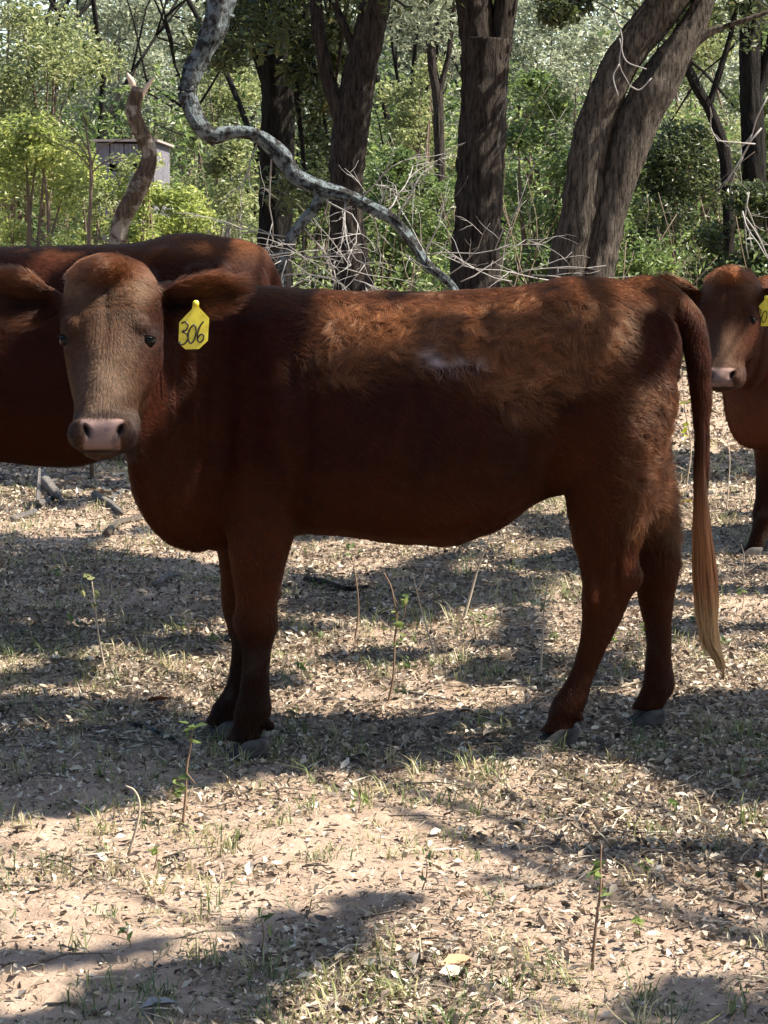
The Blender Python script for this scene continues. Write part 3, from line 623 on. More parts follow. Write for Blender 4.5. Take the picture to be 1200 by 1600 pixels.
def litter_amount(x, y):
    """how much leaf litter lies on the sand (0..1)"""
    P = np.stack([x, y], -1); base = sst(y, -2.2, .5) * .68 + .15
    return np.clip(base + .6 * fbm(P, 1.5, 3, 51), 0.04, 1)
m, n, l, b = mat('sandy_soil'); a = attr(n, 'v'); tc = n.new('ShaderNodeTexCoord')
nz = n.new('ShaderNodeTexNoise'); nz.inputs['Scale'].default_value = 9; nz.inputs['Detail'].default_value = 8; nz.inputs['Roughness'].default_value = .7; l.new(tc.outputs['Object'], nz.inputs[0])
r = ramp(n, [(.3, (.27, .19, .135)), (.5, (.42, .31, .23)), (.7, (.52, .405, .31))]); l.new(nz.outputs[0], r.inputs[0])
mx = n.new('ShaderNodeMixRGB'); mx.inputs[2].default_value = (.24, .175, .12, 1); l.new(r.outputs[0], mx.inputs[1]); l.new(a.outputs['Fac'], mx.inputs[0]); l.new(mx.outputs[0], b.inputs['Base Color'])
b.inputs['Roughness'].default_value = 1; b.inputs['Specular IOR Level'].default_value = .1
n2 = n.new('ShaderNodeTexNoise'); n2.inputs['Scale'].default_value = 55; n2.inputs['Detail'].default_value = 9; n2.inputs['Roughness'].default_value = .75; l.new(tc.outputs['Object'], n2.inputs[0])
bp = n.new('ShaderNodeBump'); bp.inputs['Strength'].default_value = 1; bp.inputs['Distance'].default_value = .02; l.new(n2.outputs[0], bp.inputs['Height']); l.new(bp.outputs[0], b.inputs['Normal'])
la = litter_amount(V[:, 0], V[:, 1])
link('ground', mesh_np('ground', V, F, True, {'v': np.clip(la * 0.9 - .1, 0, .85)}), m, kind='structure')

# ------------------------------------------------------------------ leaf builders
def unit(v): return v / (np.linalg.norm(v, axis=-1, keepdims=True) + 1e-9)
def leaves_mesh(name, P, size, up=0.3, val=None, aspect=0.45, fold=0.25, curl=False, dirs=None):
    """P (n,3) leaf places. Each leaf: a folded lens of 4 triangles (curl) or 2"""
    n = len(P); size = np.asarray(size) * np.ones(n); v = rng.random(n) if val is None else val
    d = unit(rng.normal(0, 1, (n, 3)) * [1, 1, .6] + [0, 0, -.15]) if dirs is None else dirs
    nn = rng.normal(0, 1, (n, 3)) * (1 - up) + np.array([0, 0, 1.4]) * up; nn -= d * (nn * d).sum(1)[:, None]; nn = unit(nn); s = np.cross(d, nn)
    L = size[:, None] * d; Wd = (size * aspect * .5 * np.ones(n))[:, None] * s; H = (size * fold * .5)[:, None] * nn
    if curl:
        c = (rng.random((n, 1)) - .3) * 1.2
        V = np.stack([P - L * .5 + H * c, P - L * .12 + Wd + H, P - L * .1, P - L * .12 - Wd + H, P + L * .5 + H * c * 1.5, P + L * .22 + Wd * .8 + H * .8, P + L * .22 - Wd * .8 + H * .8], 1).reshape(-1, 3)
        b0 = np.arange(n)[:, None] * 7; F = np.concatenate([b0 + [[0, 2, 1]], b0 + [[0, 3, 2]], b0 + [[2, 4, 5]], b0 + [[2, 5, 1]], b0 + [[2, 6, 4]], b0 + [[2, 3, 6]]]); k = 7
    else:
        V = np.stack([P - L * .5, P + Wd + H, P + L * .5, P - Wd + H], 1).reshape(-1, 3)
        b0 = np.arange(n)[:, None] * 4; F = np.concatenate([b0 + [[0, 2, 1]], b0 + [[0, 3, 2]]]); k = 4
    return mesh_np(name, V, F, False, {'v': np.repeat(v, k)})
# ------------------------------------------------------------------ leaf litter, chips and grass
litter_m = leaf_mat('dry_leaf', [(0, (.045, .032, .024)), (.25, (.12, .085, .062)), (.5, (.27, .205, .140)), (.8, (.42, .345, .245)), (1, (.56, .50, .40))], .12, .6)
def scatter(n, y0, y1, pw=1.0):
    """points over the visible wedge of ground"""
    y = y0 + (y1 - y0) * rng.random(n) ** pw; hw = .152 * (y + 7) + .35; x = (rng.random(n) * 2 - 1) * hw; return x, y
def litter(name, n, y0, y1, s0, s1, thr=1.0, label=None):
    x, y = scatter(n, y0, y1, 1.0); k = rng.random(n) < litter_amount(x, y) ** 1.3 * thr; x, y = x[k], y[k]
    sz = s0 + (s1 - s0) * rng.random(len(x)) ** 2.2
    P = np.stack([x, y, gh(x, y) + .004 + rng.random(len(x)) * .014], 1)
    o = link(name, leaves_mesh(name, P, sz, .62, val=np.clip(rng.normal(.45, .27, len(x)) + .15 * noise(P, 2.5, 61), 0, 1), aspect=.5, fold=.35, curl=True), litter_m, kind='stuff')
    tag(o, label, 'leaf litter')
litter('leaf_litter', 90000, -2.9, 7, .008, .038, .85, 'dry brown and grey oak leaves littering the sandy ground around the cattle')
def chips(n, y0, y1):
    x, y = scatter(n, y0, y1, 1.15); k = rng.random(n) < .25 + .9 * litter_amount(x, y + .1); x, y = x[k], y[k]; P = np.stack([x, y, gh(x, y) + .003 + .012 * rng.random(len(x))], 1)
    tag(link('leaf_chips', leaves_mesh('leaf_chips', P, .005 + .022 * rng.random(len(x)) ** 2, .45, val=np.clip(rng.normal(.5, .36, len(x)), 0, 1), aspect=.25 + .4 * rng.random(len(x)), fold=.3), litter_m, kind='stuff'), 'crumbled pale and dark leaf chips and bark bits over the sand', 'leaf litter')
chips(230000, -2.9, 9)
x, y = scatter(26000, -2.9, 9, 1.1); k = rng.random(len(x)) < .15 + .8 * litter_amount(x, y - .2); x, y = x[k], y[k]; P = np.stack([x, y, gh(x, y) + .008 + .014 * rng.random(len(x))], 1)
dd = unit(rng.normal(0, 1, (len(x), 3)) * [1, 1, .22]); tag(link('straw', leaves_mesh('straw', P, .02 + .07 * rng.random(len(x)) ** 2, .5, val=np.clip(rng.normal(.72, .22, len(x)), 0, 1), aspect=.05, fold=.05, dirs=dd), litter_m, kind='stuff'), 'dry pale straw stems lying across the litter and sand', 'straw')
litter('leaf_litter', 52000, 6.5, 24, .03, .075, 1.0, 'dry leaves carpeting the ground far behind the cattle under the trees')
# twigs lying on the ground
twig_m = bark_mat('dead_twig', (.16, .125, .095), (.42, .36, .29), sc=3)
g = Geo()
x, y = scatter(3400, -2.6, 12)
for k in range(len(x)):
    if rng.random() > litter_amount(x[k:k + 1], y[k:k + 1])[0]: continue
    a = rng.random() * 2 * pi; L = .03 + .16 * rng.random() ** 2.5; z = gh(x[k], y[k]) + .008
    q = np.array([[-.5 * L, 0, 0], [0, rng.normal(0, .1) * L, .006 + .01 * rng.random()], [.5 * L, 0, rng.random() * .02]]); ca, sa = cos(a), sin(a)
    q = np.stack([q[:, 0] * ca - q[:, 1] * sa, q[:, 0] * sa + q[:, 1] * ca, q[:, 2]], 1) + [x[k], y[k], z]
    g.add(*tube(q, [.0022, .002, .001], 4))
tag(link('twig_litter', g.mesh('twig_litter'), twig_m, kind='stuff'), 'thin dead twigs scattered among the dry leaves on the ground', 'twigs')
def grass(name, n_tufts, y0, y1, label, blades=9, h=(.02, .07), dens=None):
    x, y = scatter(n_tufts, y0, y1); P = np.stack([x, y], -1); k = rng.random(n_tufts) < np.clip(.5 + .9 * fbm(P, 1.8, 2, 71), 0.05, 1); x, y = x[k], y[k]
    nb = blades; n = len(x) * nb; X = np.repeat(x, nb) + rng.normal(0, .020, n); Y = np.repeat(y, nb) + rng.normal(0, .016, n); Z = gh(X, Y)
    hh = np.repeat(h[0] + (h[1] - h[0]) * rng.random(len(x)) ** 2, nb) * (.5 + .8 * rng.random(n)); a = rng.random(n) * 2 * pi; ln = hh * (.3 + 1.5 * rng.random(n))
    B = np.stack([X, Y, Z], 1); d = np.stack([np.cos(a), np.sin(a), 0 * a], 1); s = np.stack([-np.sin(a), np.cos(a), 0 * a], 1) * (.0009 + .0010 * rng.random((n, 1)))
    up = np.array([0, 0, 1.0]); M_ = B + d * ln[:, None] * .35 + up * hh[:, None] * .65; T_ = B + d * ln[:, None] + up * hh[:, None] * .9
    V = np.stack([B - s, B + s, M_ + s * .8, M_ - s * .8, T_], 1).reshape(-1, 3); b0 = np.arange(n)[:, None] * 5
    me = mesh_np(name, V, np.concatenate([b0 + [[0, 1, 2]], b0 + [[0, 2, 3]], b0 + [[3, 2, 4]]]), False, {'v': np.repeat(np.clip(np.repeat(rng.random(len(x)), nb) + rng.normal(0, .15, n), 0, 1), 5)})
    o = link(name, me, grass_m, kind='stuff'); tag(o, label, 'grass')
grass_m = leaf_mat('grass_blade', [(0, (.07, .105, .03)), (.35, (.13, .17, .05)), (.7, (.30, .29, .12)), (1, (.50, .42, .24))], .4, .5)
grass('grass', 2400, -2.9, 1.5, 'short sparse green grass tufts growing in the sandy foreground', 12, (.012, .065))
grass('grass', 2600, 1.5, 10, 'thin grass among the leaf litter behind the heifer', 8, (.03, .09))

# ------------------------------------------------------------------ trees
bark_m = bark_mat('oak_bark', (.009, .0072, .006), (.078, .062, .051), sc=.8)
bark_dark = bark_mat('dark_bark', (.006, .0055, .005), (.030, .025, .020), sc=.8)
bark_pale = bark_mat('split_trunk_bark', (.013, .011, .009), (.155, .128, .102), sc=.8)
snag_m = bark_mat('snag_bark', (.06, .04, .03), (.22, .15, .10), (.52, .44, .35), .53, .9)
lichen_m = bark_mat('lichened_bark', (.018, .017, .016), (.075, .07, .066), (.27, .32, .335), .50, 1.6)
grey_twig = simple('grey_twig', (.24, .225, .21), .9, .2)
brown_twig = simple('brown_twig', (.13, .095, .07), .9, .2)
def trunk_geo(rows, y, n=40, m=14, furrow=.10):
    """rows: px, py, radius px (at distance y); furrowed bark relief"""
    P = np.array([W(a, b_, y if len(c) == 0 else c[0]) for a, b_, r_, *c in rows]); r_ = np.array([R(a[2], y) for a in rows])
    V, Q, T = tube(P, r_, n, m)
    k = (len(V) - 2) // n; X = resample(np.concatenate([P, r_[:, None]], 1), m); cen = np.repeat(X[:, :3], n, 0); rad = np.repeat(X[:, 3], n)
    body = V[:-2]; dirv = (body - cen) / rad[:, None]
    th = np.tile(np.arange(n) / n * 2 * pi, k); q = np.stack([np.cos(th) * 2.6 + 7, np.sin(th) * 2.6, body[:, 2] * 1.6], 1)
    f = 1 + furrow * (1.0 * noise(q * [1, 1, 1.6], 2.2, 81) + .8 * noise(q * [1, 1, 1.5], 4.6, 82)) + .05 * noise(np.stack([np.cos(th), np.sin(th), body[:, 2] * .8], 1), 1.2, 83)
    V[:-2] = cen + dirv * (rad * f)[:, None]; return V, Q, T
def extend_down(rows, y):
    """continue a trunk straight to the ground with a root flare"""
    a = rows[0]; gx = W(a[0], a[1], y)[0]; zb = W(a[0], a[1], y)[2]
    return gx, zb
oak_leaf = leaf_mat('oak_leaf', [(0, (.022, .034, .012)), (.5, (.055, .076, .024)), (.85, (.105, .128, .04)), (1, (.19, .18, .07))], .42, .40)
pale_leaf = leaf_mat('pale_leaf', [(0, (0.088, 0.112, 0.044)), (.5, (0.213, 0.244, 0.094)), (1, (0.425, 0.425, 0.188))], .5, .45)
yellow_leaf = leaf_mat('yellow_green_leaf', [(0, (0.125, 0.163, 0.044)), (.5, (0.275, 0.325, 0.081)), (1, (0.525, 0.525, 0.163))], .55, .45)
green_leaf = leaf_mat('fresh_leaf', [(0, (0.048, 0.082, 0.024)), (.5, (0.120, 0.174, 0.050)), (1, (0.264, 0.324, 0.096))], .5, .42)
grey_leaf = leaf_mat('grey_green_leaf', [(0, (0.112, 0.133, 0.084)), (.5, (0.238, 0.266, 0.168)), (1, (0.448, 0.462, 0.308))], .45, .5)

def crown_points(clumps, per, spread):
    P = []
    for c in clumps:
        r0 = c[3] if len(c) > 3 else spread; k = int(per * (.6 + .8 * rng.random()))
        d = unit(rng.normal(0, 1, (k, 3))); P.append(np.array(c[:3]) + d * (r0 * rng.random((k, 1)) ** .45) * [1, 1, .75])
    return np.concatenate(P)
def bush(name, cx, y, h, rad, n, leaf, mat_, label, cat='shrub', group=None, zc=None, nc=48, aspect=.45, stem=brown_twig, low=0.0):
    base = np.array([cx, y, gh(np.array([cx]), np.array([y]))[0]]); root = empty(name, base, label, cat, group)
    cl = []; 
    for k in range(nc):
        t = rng.random(); z = low * h + h * (1 - low) * (.08 + .92 * t); prof = (sin(pi * min(1, (z / h) * .85 + .12))) ** .6
        a = rng.random() * 2 * pi; rr = rad * prof * math.sqrt(rng.random()); cl.append((cx + cos(a) * rr, y + sin(a) * rr * .8, base[2] + z, rad * (.22 + .26 * rng.random())))
    P = crown_points(cl, n / nc, rad * .3); P[:, 2] = np.maximum(P[:, 2], base[2] + .02)
    sub = 2.2 / max(rad, .4)
    dn = noise(P, 1.8 * sub, 91); keep = rng.random(len(P)) < np.clip(.85 + dn * .8, .2, 1); P = P[keep]
    v = np.clip(rng.normal(.45, .2, len(P)) + .25 * noise(P, 1.2 * sub, 92), 0, 1)
    link('foliage', leaves_mesh('foliage', P, leaf * (.6 + .7 * rng.random(len(P))), .35, val=v, aspect=aspect), mat_, root)
    g = Geo()
    for c in cl[:14]:
        mid = base * .5 + np.array(c[:3]) * .5 + rng.normal(0, rad * .12, 3); mid[2] = base[2] + (c[2] - base[2]) * .55
        g.add(*tube([base + [rng.normal(0, .04), 0, -.05], mid, np.array(c[:3])], [.012 + .012 * h, .008 + .006 * h, .004], 5, 3))
    link('stem', g.mesh('stem'), stem, root); return root
def twig_fan(g, p, d, L, r, depth, gn=3, bend=.5):
    """branching bare twigs"""
    P = [np.array(p, float)]; dd = unit(np.array(d, float)); k = 5
    for _ in range(k): dd = unit(dd + rng.normal(0, bend * .2, 3)); P.append(P[-1] + dd * L / k)
    g.add(*tube(P, np.linspace(r, r * .45, len(P)), 4 if r < .006 else 6))
    if depth > 0:
        for _ in range(gn): t = rng.integers(1, k + 1); twig_fan(g, P[t], unit(dd + rng.normal(0, .5, 3)), L * (.4 + .3 * rng.random()), r * .55, depth - 1, gn, bend)

def limb_tree(name, label, y, trunks, mat_, crown, leaf_m, nleaf, leaf=.07, extra=None, spread=.35):
    """big trunk things: trunks = list of row lists (bottom first); crown = clumps (x,y,z,r)"""
    r0 = trunks[0][0]; p0 = W(r0[0], r0[1], y); root = empty(name, (p0[0], y, gh(np.array([p0[0]]), np.array([y]))[0]), label, 'tree')
    g = Geo(); zb = root.location[2]
    for k, rows in enumerate(trunks):
        rows = [list(a) for a in rows]
        g_ = trunk_geo(rows, y); g.add(*g_)
        if k == 0 or rows[0][1] > 420:
            pb = W(rows[0][0], rows[0][1], y); rr = R(rows[0][2], y)
            g.add(*tube([pb + [0, 0, .06], [pb[0] - .02, y, pb[2] * .5], [pb[0] - .03, y, .18], [pb[0] - .03, y, -.08]], [rr * .99, rr * 1.06, rr * 1.25, rr * 1.7], 24, 4))
        # goes on above the frame
        if rows[-1][1] < 60:
            q = W(rows[-1][0], rows[-1][1], y); q0 = W(rows[-2][0], rows[-2][1], y); d = unit(q - q0); rr = R(rows[-1][2], y)
            e = [q - d * .05, q + d * .7, q + d * 1.3 + [0, .2, .2], q + d * 1.9 + [0, .5, .5]]; g.add(*tube(e, [rr, rr * .8, rr * .6, rr * .35], 14, 3))
            for _ in range(5):
                s = q + d * (.2 + 1.5 * rng.random()); twig_fan(g, s, unit(rng.normal(0, 1, 3) + [0, 0, .5]), 1.3, rr * .28, 1, 3)
    link('trunk', g.mesh('trunk'), mat_, root)
    if crown:
        P = crown_points(crown, nleaf / len(crown), spread)
        link('crown', leaves_mesh('crown', P, leaf * (.6 + .7 * rng.random(len(P))), .35, val=np.clip(rng.normal(.45, .22, len(P)) + .2 * noise(P, 2, 93), 0, 1)), leaf_m, root)
        g = Geo()
        for c in crown[::2]:
            c = np.array(c[:3]); q = W(trunks[0][-1][0], trunks[0][-1][1], y) + [0, 0, .8]; mid = (q + c) / 2 + [0, 0, .3]; g.add(*tube([q, mid, c], [.05, .03, .01], 5, 3))
        link('branch', g.mesh('branch'), mat_, root)
    if extra: extra(root)
    return root
def cr(px0, px1, py0, py1, y, dy, k, r): return [(*W(px0 + (px1 - px0) * rng.random(), py0 + (py1 - py0) * rng.random(), y + (rng.random() - .5) * dy), r * (.6 + .8 * rng.random())) for _ in range(k)]
YT = 15.0
limb_tree('oak_tree', 'dark leafy oak trunk third from right, left of the reddish forked oak', YT + 2, [[(430, 470, 27), (430, 400, 27), (432, 300, 26), (434, 200, 25), (434, 120, 25), (428, 60, 27), (420, 0, 28)], [(430, 150, 14), (412, 105, 12), (396, 60, 11), (388, 0, 10)], [(440, 120, 12), (462, 60, 11), (478, 0, 11)]], bark_dark,
          cr(330, 520, -60, 90, YT + 1, 2.4, 20, .32) + cr(455, 530, 80, 330, YT + 1.5, 1.5, 12, .24) + cr(280, 560, -220, -80, YT + 1, 3, 14, .5), oak_leaf, 9000, .075)
limb_tree('oak_tree', 'reddish brown oak trunk with a thin fork on its left side', YT, [[(551, 470, 34), (551, 440, 32), (545, 380, 28), (541, 330, 26), (543, 250, 26), (556, 150, 26), (567, 90, 24), (578, 40, 23), (588, -10, 23)], [(545, 215, 15), (530, 170, 14), (514, 130, 11), (503, 80, 10), (496, 40, 10), (492, -10, 9)], [(560, 110, 8), (545, 60, 6), (528, 20, 6), (520, -10, 5)]], bark_m,
          cr(440, 620, -260, -30, YT + .5, 3, 16, .5) + cr(478, 530, 30, 200, YT + .8, 1, 5, .14), oak_leaf, 6500, .075)
limb_tree('oak_tree', 'straight thick oak trunk in the middle that forks at the top edge', YT - .5, [[(741, 470, 40), (742, 430, 39), (745, 380, 37), (749, 300, 36), (754, 200, 34), (757, 120, 35), (760, 60, 38)], [(753, 130, 25), (744, 50, 27), (738, -10, 27)], [(764, 130, 20), (781, 55, 18), (792, -10, 17)]], bark_m,
          cr(640, 860, -280, -60, YT, 3, 16, .5), oak_leaf, 6500, .075)
limb_tree('oak_tree', 'leaning oak with two fused trunks, pale bark on its sunny right side', YT - 1.5, [[(890, 470, 36), (891, 430, 35), (898, 380, 33), (908, 330, 31), (916, 270, 29), (927, 210, 28), (946, 150, 27), (972, 95, 27), (1004, 50, 28), (1040, 5, 28), (1060, -20, 26)],
          [(925, 470, 33), (930, 430, 31), (943, 370, 28), (957, 310, 27), (980, 240, 29), (1000, 180, 31), (1028, 130, 31), (1058, 80, 25), (1082, 40, 20), (1104, -10, 15)], [(1058, 88, 12), (1085, 66, 9), (1108, 50, 7), (1130, 42, 4)]], bark_pale,
          cr(880, 1200, -260, -40, YT - 1.5, 3, 16, .5) + cr(850, 1010, -40, 25, YT - 1.6, .8, 8, .16), oak_leaf, 7500, .07)
limb_tree('oak_tree', 'dark narrow trunk at the top right edge, behind the leaning oak', YT + 6, [[(1182, 480, 17), (1180, 300, 17), (1176, 200, 18), (1172, 100, 17), (1174, 0, 18)], [(1180, 160, 9), (1200, 90, 9), (1212, 30, 8)]], bark_dark, cr(1120, 1240, -100, 40, YT + 6, 2, 6, .4), oak_leaf, 2500, .08)
limb_tree('small_tree', 'thin dark leaning trunk between the leaning oak and the right edge', YT + 5, [[(1140, 480, 9), (1137, 300, 9), (1130, 230, 9), (1108, 170, 8), (1085, 130, 8), (1070, 90, 7), (1060, 20, 6)], [(1108, 165, 5), (1125, 110, 5), (1140, 60, 4), (1150, 10, 4)]], bark_dark, cr(1020, 1150, -60, 40, YT + 5, 2, 6, .35), oak_leaf, 2200, .08)
limb_tree('small_tree', 'slim grey trunk seen between the reddish oak and the straight oak', YT + 12, [[(690, 480, 7), (688, 300, 7), (684, 160, 8), (676, 110, 7), (672, 60, 6)], [(684, 150, 5), (700, 90, 4), (706, 40, 4)]], bark_m, cr(620, 720, -80, 40, YT + 12, 2, 6, .6), grey_leaf, 5000, .085)

# snag with a forked splintered top
rs = empty('tree_snag', (W(183, 400, 8.5)[0], 8.5, 0), 'crooked dead trunk with peeling bark and a splintered forked top', 'dead tree')
g = Geo(); g.add(*trunk_geo([(183, 420, 15), (184, 385, 14), (190, 345, 14), (205, 315, 15), (218, 290, 15), (230, 262, 14), (233, 240, 12), (226, 218, 12), (215, 195, 12), (209, 172, 12), (213, 150, 11), (216, 136, 9)], 8.5, 22, 6, .13))
pb = W(183, 415, 8.5); rr = R(14, 8.5); g.add(*tube([pb, [pb[0], 8.5, .3], [pb[0], 8.5, -.05]], [rr, rr * 1.2, rr * 1.7], 18, 3)); link('trunk', g.mesh('trunk'), snag_m, rs)
for rows in ([(212, 150, 7), (208, 132, 5), (203, 122, 4), (199, 114, 1)], [(219, 150, 6), (228, 138, 4), (234, 130, 3), (241, 120, 1)]):
    g = Geo(); g.add(*trunk_geo(rows, 8.5, 10, 4, .2)); link('splinter', g.mesh('splinter'), simple('pale_heartwood', (.50, .38, .28), .8, .2) if 'pale_heartwood' not in bpy.data.materials else bpy.data.materials['pale_heartwood'], rs)

# fallen limb with lichen hanging from the oak
YL = 10.5
rl = empty('fallen_branch', (W(700, 445, YL)[0], YL, 0), 'long curved dead branch covered in pale lichen, sweeping down from the top left', 'branch')
g = Geo(); g.add(*trunk_geo([(356, -40, 23.2), (346, 0, 21.5), (338, 35, 18.1), (327, 65, 15.5), (309, 95, 13.8), (296, 125, 12.9), (293, 150, 12.9), (302, 180, 12.9), (316, 200, 12.9), (334, 212, 12.0), (365, 206, 9.5), (398, 210, 9.5), (425, 228, 12.0), (445, 250, 12.9), (462, 275, 12.0), (500, 295, 12.0), (540, 305, 10.3), (580, 325, 9.5), (618, 347, 8.6), (645, 380, 7.7), (668, 415, 6.9), (700, 440, 6.0), (716, 462, 5.2)], YL, 24, 10, .30)); link('limb', g.mesh('limb'), lichen_m, rl)
g = Geo(); g.add(*trunk_geo([(505, 300, 8.6), (492, 325, 8.6), (474, 345, 8.6), (455, 370, 7.7), (444, 400, 6.9), (440, 440, 6.9), (438, 470, 5.2)], YL, 16, 8, .28)); link('side_limb', g.mesh('side_limb'), lichen_m, rl)
g = Geo(); g.add(*trunk_geo([(342, 30, 7.7), (356, 24, 5.2), (366, 26, 2.6)], YL, 10, 4, .12)); link('stub', g.mesh('stub'), lichen_m, rl); g = Geo(); g.add(*trunk_geo([(338, 210, 6.0), (334, 222, 4.3), (331, 228, 1.7)], YL, 8, 4, .12)); link('stub', g.mesh('stub'), lichen_m, rl)
g = Geo()
for px_, py_, dx, dz, L in [(440, 395, -1, .1, .5), (450, 370, -1, .2, .5), (445, 400, 1, -.1, .5), (440, 420, -.6, -.2, .45), (470, 350, .6, -.6, .5), (500, 305, .5, -.8, .5), (540, 310, -.2, -1, .5), (440, 430, .8, 0, .5), (560, 315, .4, .3, .4), (600, 335, .8, .6, .5), (620, 345, .3, .9, .45), (660, 400, 1, .1, .6), (580, 325, 0, -1, .5), (425, 240, -.1, -1, .6), (405, 215, -.2, -1, .4), (450, 385, -1, -.4, .4)]:
    twig_fan(g, W(px_, py_, YL), (dx, rng.normal(0, .4), dz), L, .006, 2, 4, .8)
for _ in range(16): twig_fan(g, W(400 + 180 * rng.random(), 380 + 70 * rng.random(), YL + rng.normal(0, .3)), (rng.normal(), rng.normal() * .4, rng.normal() * .6), .4, .0035, 1, 3, .9)
link('twigs', g.mesh('twigs'), grey_twig, rl, kind='stuff')
rd = empty('brush_pile', (W(780, 440, YL + .5)[0], YL + .5, 0), 'bleached bare twigs of dead brush in front of the straight oak trunk', 'dead brush')
g = Geo()
for px_, py_, dx, dz in [(700, 430, .6, .5), (720, 440, .9, .3), (800, 430, 1, .3), (640, 440, .4, .8), (870, 440, -.7, .3), (690, 440, -.3, .9), (780, 440, .2, .6), (800, 440, -.9, .15), (830, 430, .8, .05)]:
    twig_fan(g, W(px_, py_, YL + .5), (dx, rng.normal(0, .3), dz), .5 + .3 * rng.random(), .0045, 2, 2, .7)
link('twigs', g.mesh('twigs'), grey_twig, rd, kind='stuff')
rh = empty('hanging_twigs', (W(965, 60, 12)[0], 12, 2.9), 'bare pale twigs hanging in front of the leaning oak near the top', 'twigs'); g = Geo()
for L_ in ([(960, 20), (972, 60), (968, 100), (985, 135)], [(968, 60), (978, 95), (1010, 108)], [(968, 100), (958, 120), (966, 150)], [(985, 135), (1000, 140), (1018, 122)]): g.add(*tube([W(a, b_, 12) for a, b_ in L_], [.006, .005, .004, .002][:len(L_)], 6, 4))
link('twigs', g.mesh('twigs'), grey_twig, rh, kind='stuff')
rh = empty('hanging_twigs', (W(1190, 200, 11)[0], 11, 2.2), 'pale bare hanging branch at the right edge above the small cow', 'twigs'); g = Geo()
for px_, py_, dx, dz in [(1200, 150, -.3, -1), (1190, 200, -.6, -.6), (1180, 225, -1, .05), (1170, 300, -.1, -1), (1165, 340, .7, -.8), (1160, 330, 0, -1)]: twig_fan(g, W(px_, py_, 11), (dx, 0, dz), .45, .006, 2, 2, .7)
link('twigs', g.mesh('twigs'), grey_twig, rh, kind='stuff')
# thin sapling on the left with arching twigs
rp = empty('sapling', (W(140, 400, 7.5)[0], 7.5, 0), 'thin bare sapling with arching twigs left of the crooked dead trunk', 'sapling'); g = Geo()
pt = lambda L_, y=7.5: [W(a, b_, y) for a, b_ in L_]
zb = W(140, 400, 7.5); g.add(*tube([[zb[0], 7.5, -.02]] + pt([(139, 400), (141, 330), (142, 270), (138, 225), (128, 170)]), [.013, .011, .010, .008, .006, .003], 6, 4))
for L_ in ([(142, 268), (150, 240), (168, 225), (195, 217), (225, 212)], [(142, 272), (160, 255), (185, 248), (205, 247)], [(141, 262), (120, 240), (90, 225), (55, 212)], [(139, 235), (125, 215), (105, 195), (84, 185)], [(141, 255), (128, 232), (112, 222), (60, 210), (20, 208)]): g.add(*tube(pt(L_), [.005, .004, .003, .002] + [.001] * (len(L_) - 4), 5, 4))
link('stem', g.mesh('stem'), brown_twig, rp)
P = np.array(pt([(133, 190), (118, 215), (115, 218), (205, 245), (134, 186)])); [link('leaf', leaves_mesh('leaf', q[None], .09, .3), green_leaf, rp) for q in P]

# weathered grey shed behind the trees on the left
YS = 23.0
rsd = empty('shed', (W(200, 300, YS)[0], YS, 0), 'small weathered grey board shed half hidden by bushes at left', 'shed')
wood_m = bark_mat('grey_boards', (.17, .16, .18), (.30, .285, .32), sc=.5)
def boxg(x0, x1, y0, y1, z0, z1):
    V = np.array([[x, y, z] for x in (x0, x1) for y in (y0, y1) for z in (z0, z1)], float)
    return V, np.array([[0, 1, 3, 2], [4, 6, 7, 5], [0, 4, 5, 1], [2, 3, 7, 6], [0, 2, 6, 4], [1, 5, 7, 3]])
xa, xb = W(150, 250, YS)[0], W(240, 250, YS)[0]; zt = W(200, 222, YS)[2]; wz0, wz1 = W(200, 268, YS)[2], W(200, 256, YS)[2]
bw = .135; nb = int((xb - xa) / bw); bw = (xb - xa) / nb; wins = [(W(168, 0, YS)[0], W(183, 0, YS)[0]), (W(196, 0, YS)[0], W(212, 0, YS)[0])]
for k in range(nb):
    x0 = xa + k * bw; x1 = x0 + bw - .012; yy = YS + .012 * rng.random(); cut = any(x1 > a + .03 and x0 < b_ - .03 for a, b_ in wins)
    g = Geo()
    if cut: g.add(*boxg(x0, x1, yy, yy + .025, .1, wz0)); g.add(*boxg(x0, x1, yy, yy + .025, wz1, zt - .03 * rng.random()))
    else: g.add(*boxg(x0, x1, yy, yy + .025, .1, zt - .03 * rng.random()))
    link('board', g.mesh('board', False), wood_m, rsd)
g = Geo(); 
for s in (boxg(xa, xa + .04, YS + .05, YS + 2.2, 0, zt), boxg(xb - .04, xb, YS + .05, YS + 2.2, 0, zt), boxg(xa, xb, YS + 2.2, YS + 2.24, 0, zt)): g.add(*s)
link('wall', g.mesh('wall', False), wood_m, rsd)
g = Geo(); V, Q = boxg(xa - .04, xb + .05, YS - .06, YS + 2.3, zt + .005, zt + .03);  g.add(V, Q); link('roof', g.mesh('roof', False), simple('weathered_roof', (.26, .22, .20), .8), rsd)
g = Geo(); g.add(*boxg(W(173, 0, YS)[0], W(205, 0, YS)[0] + 1.0, YS - 1.0, YS - .96, .3, W(0, 312, YS)[2])); 

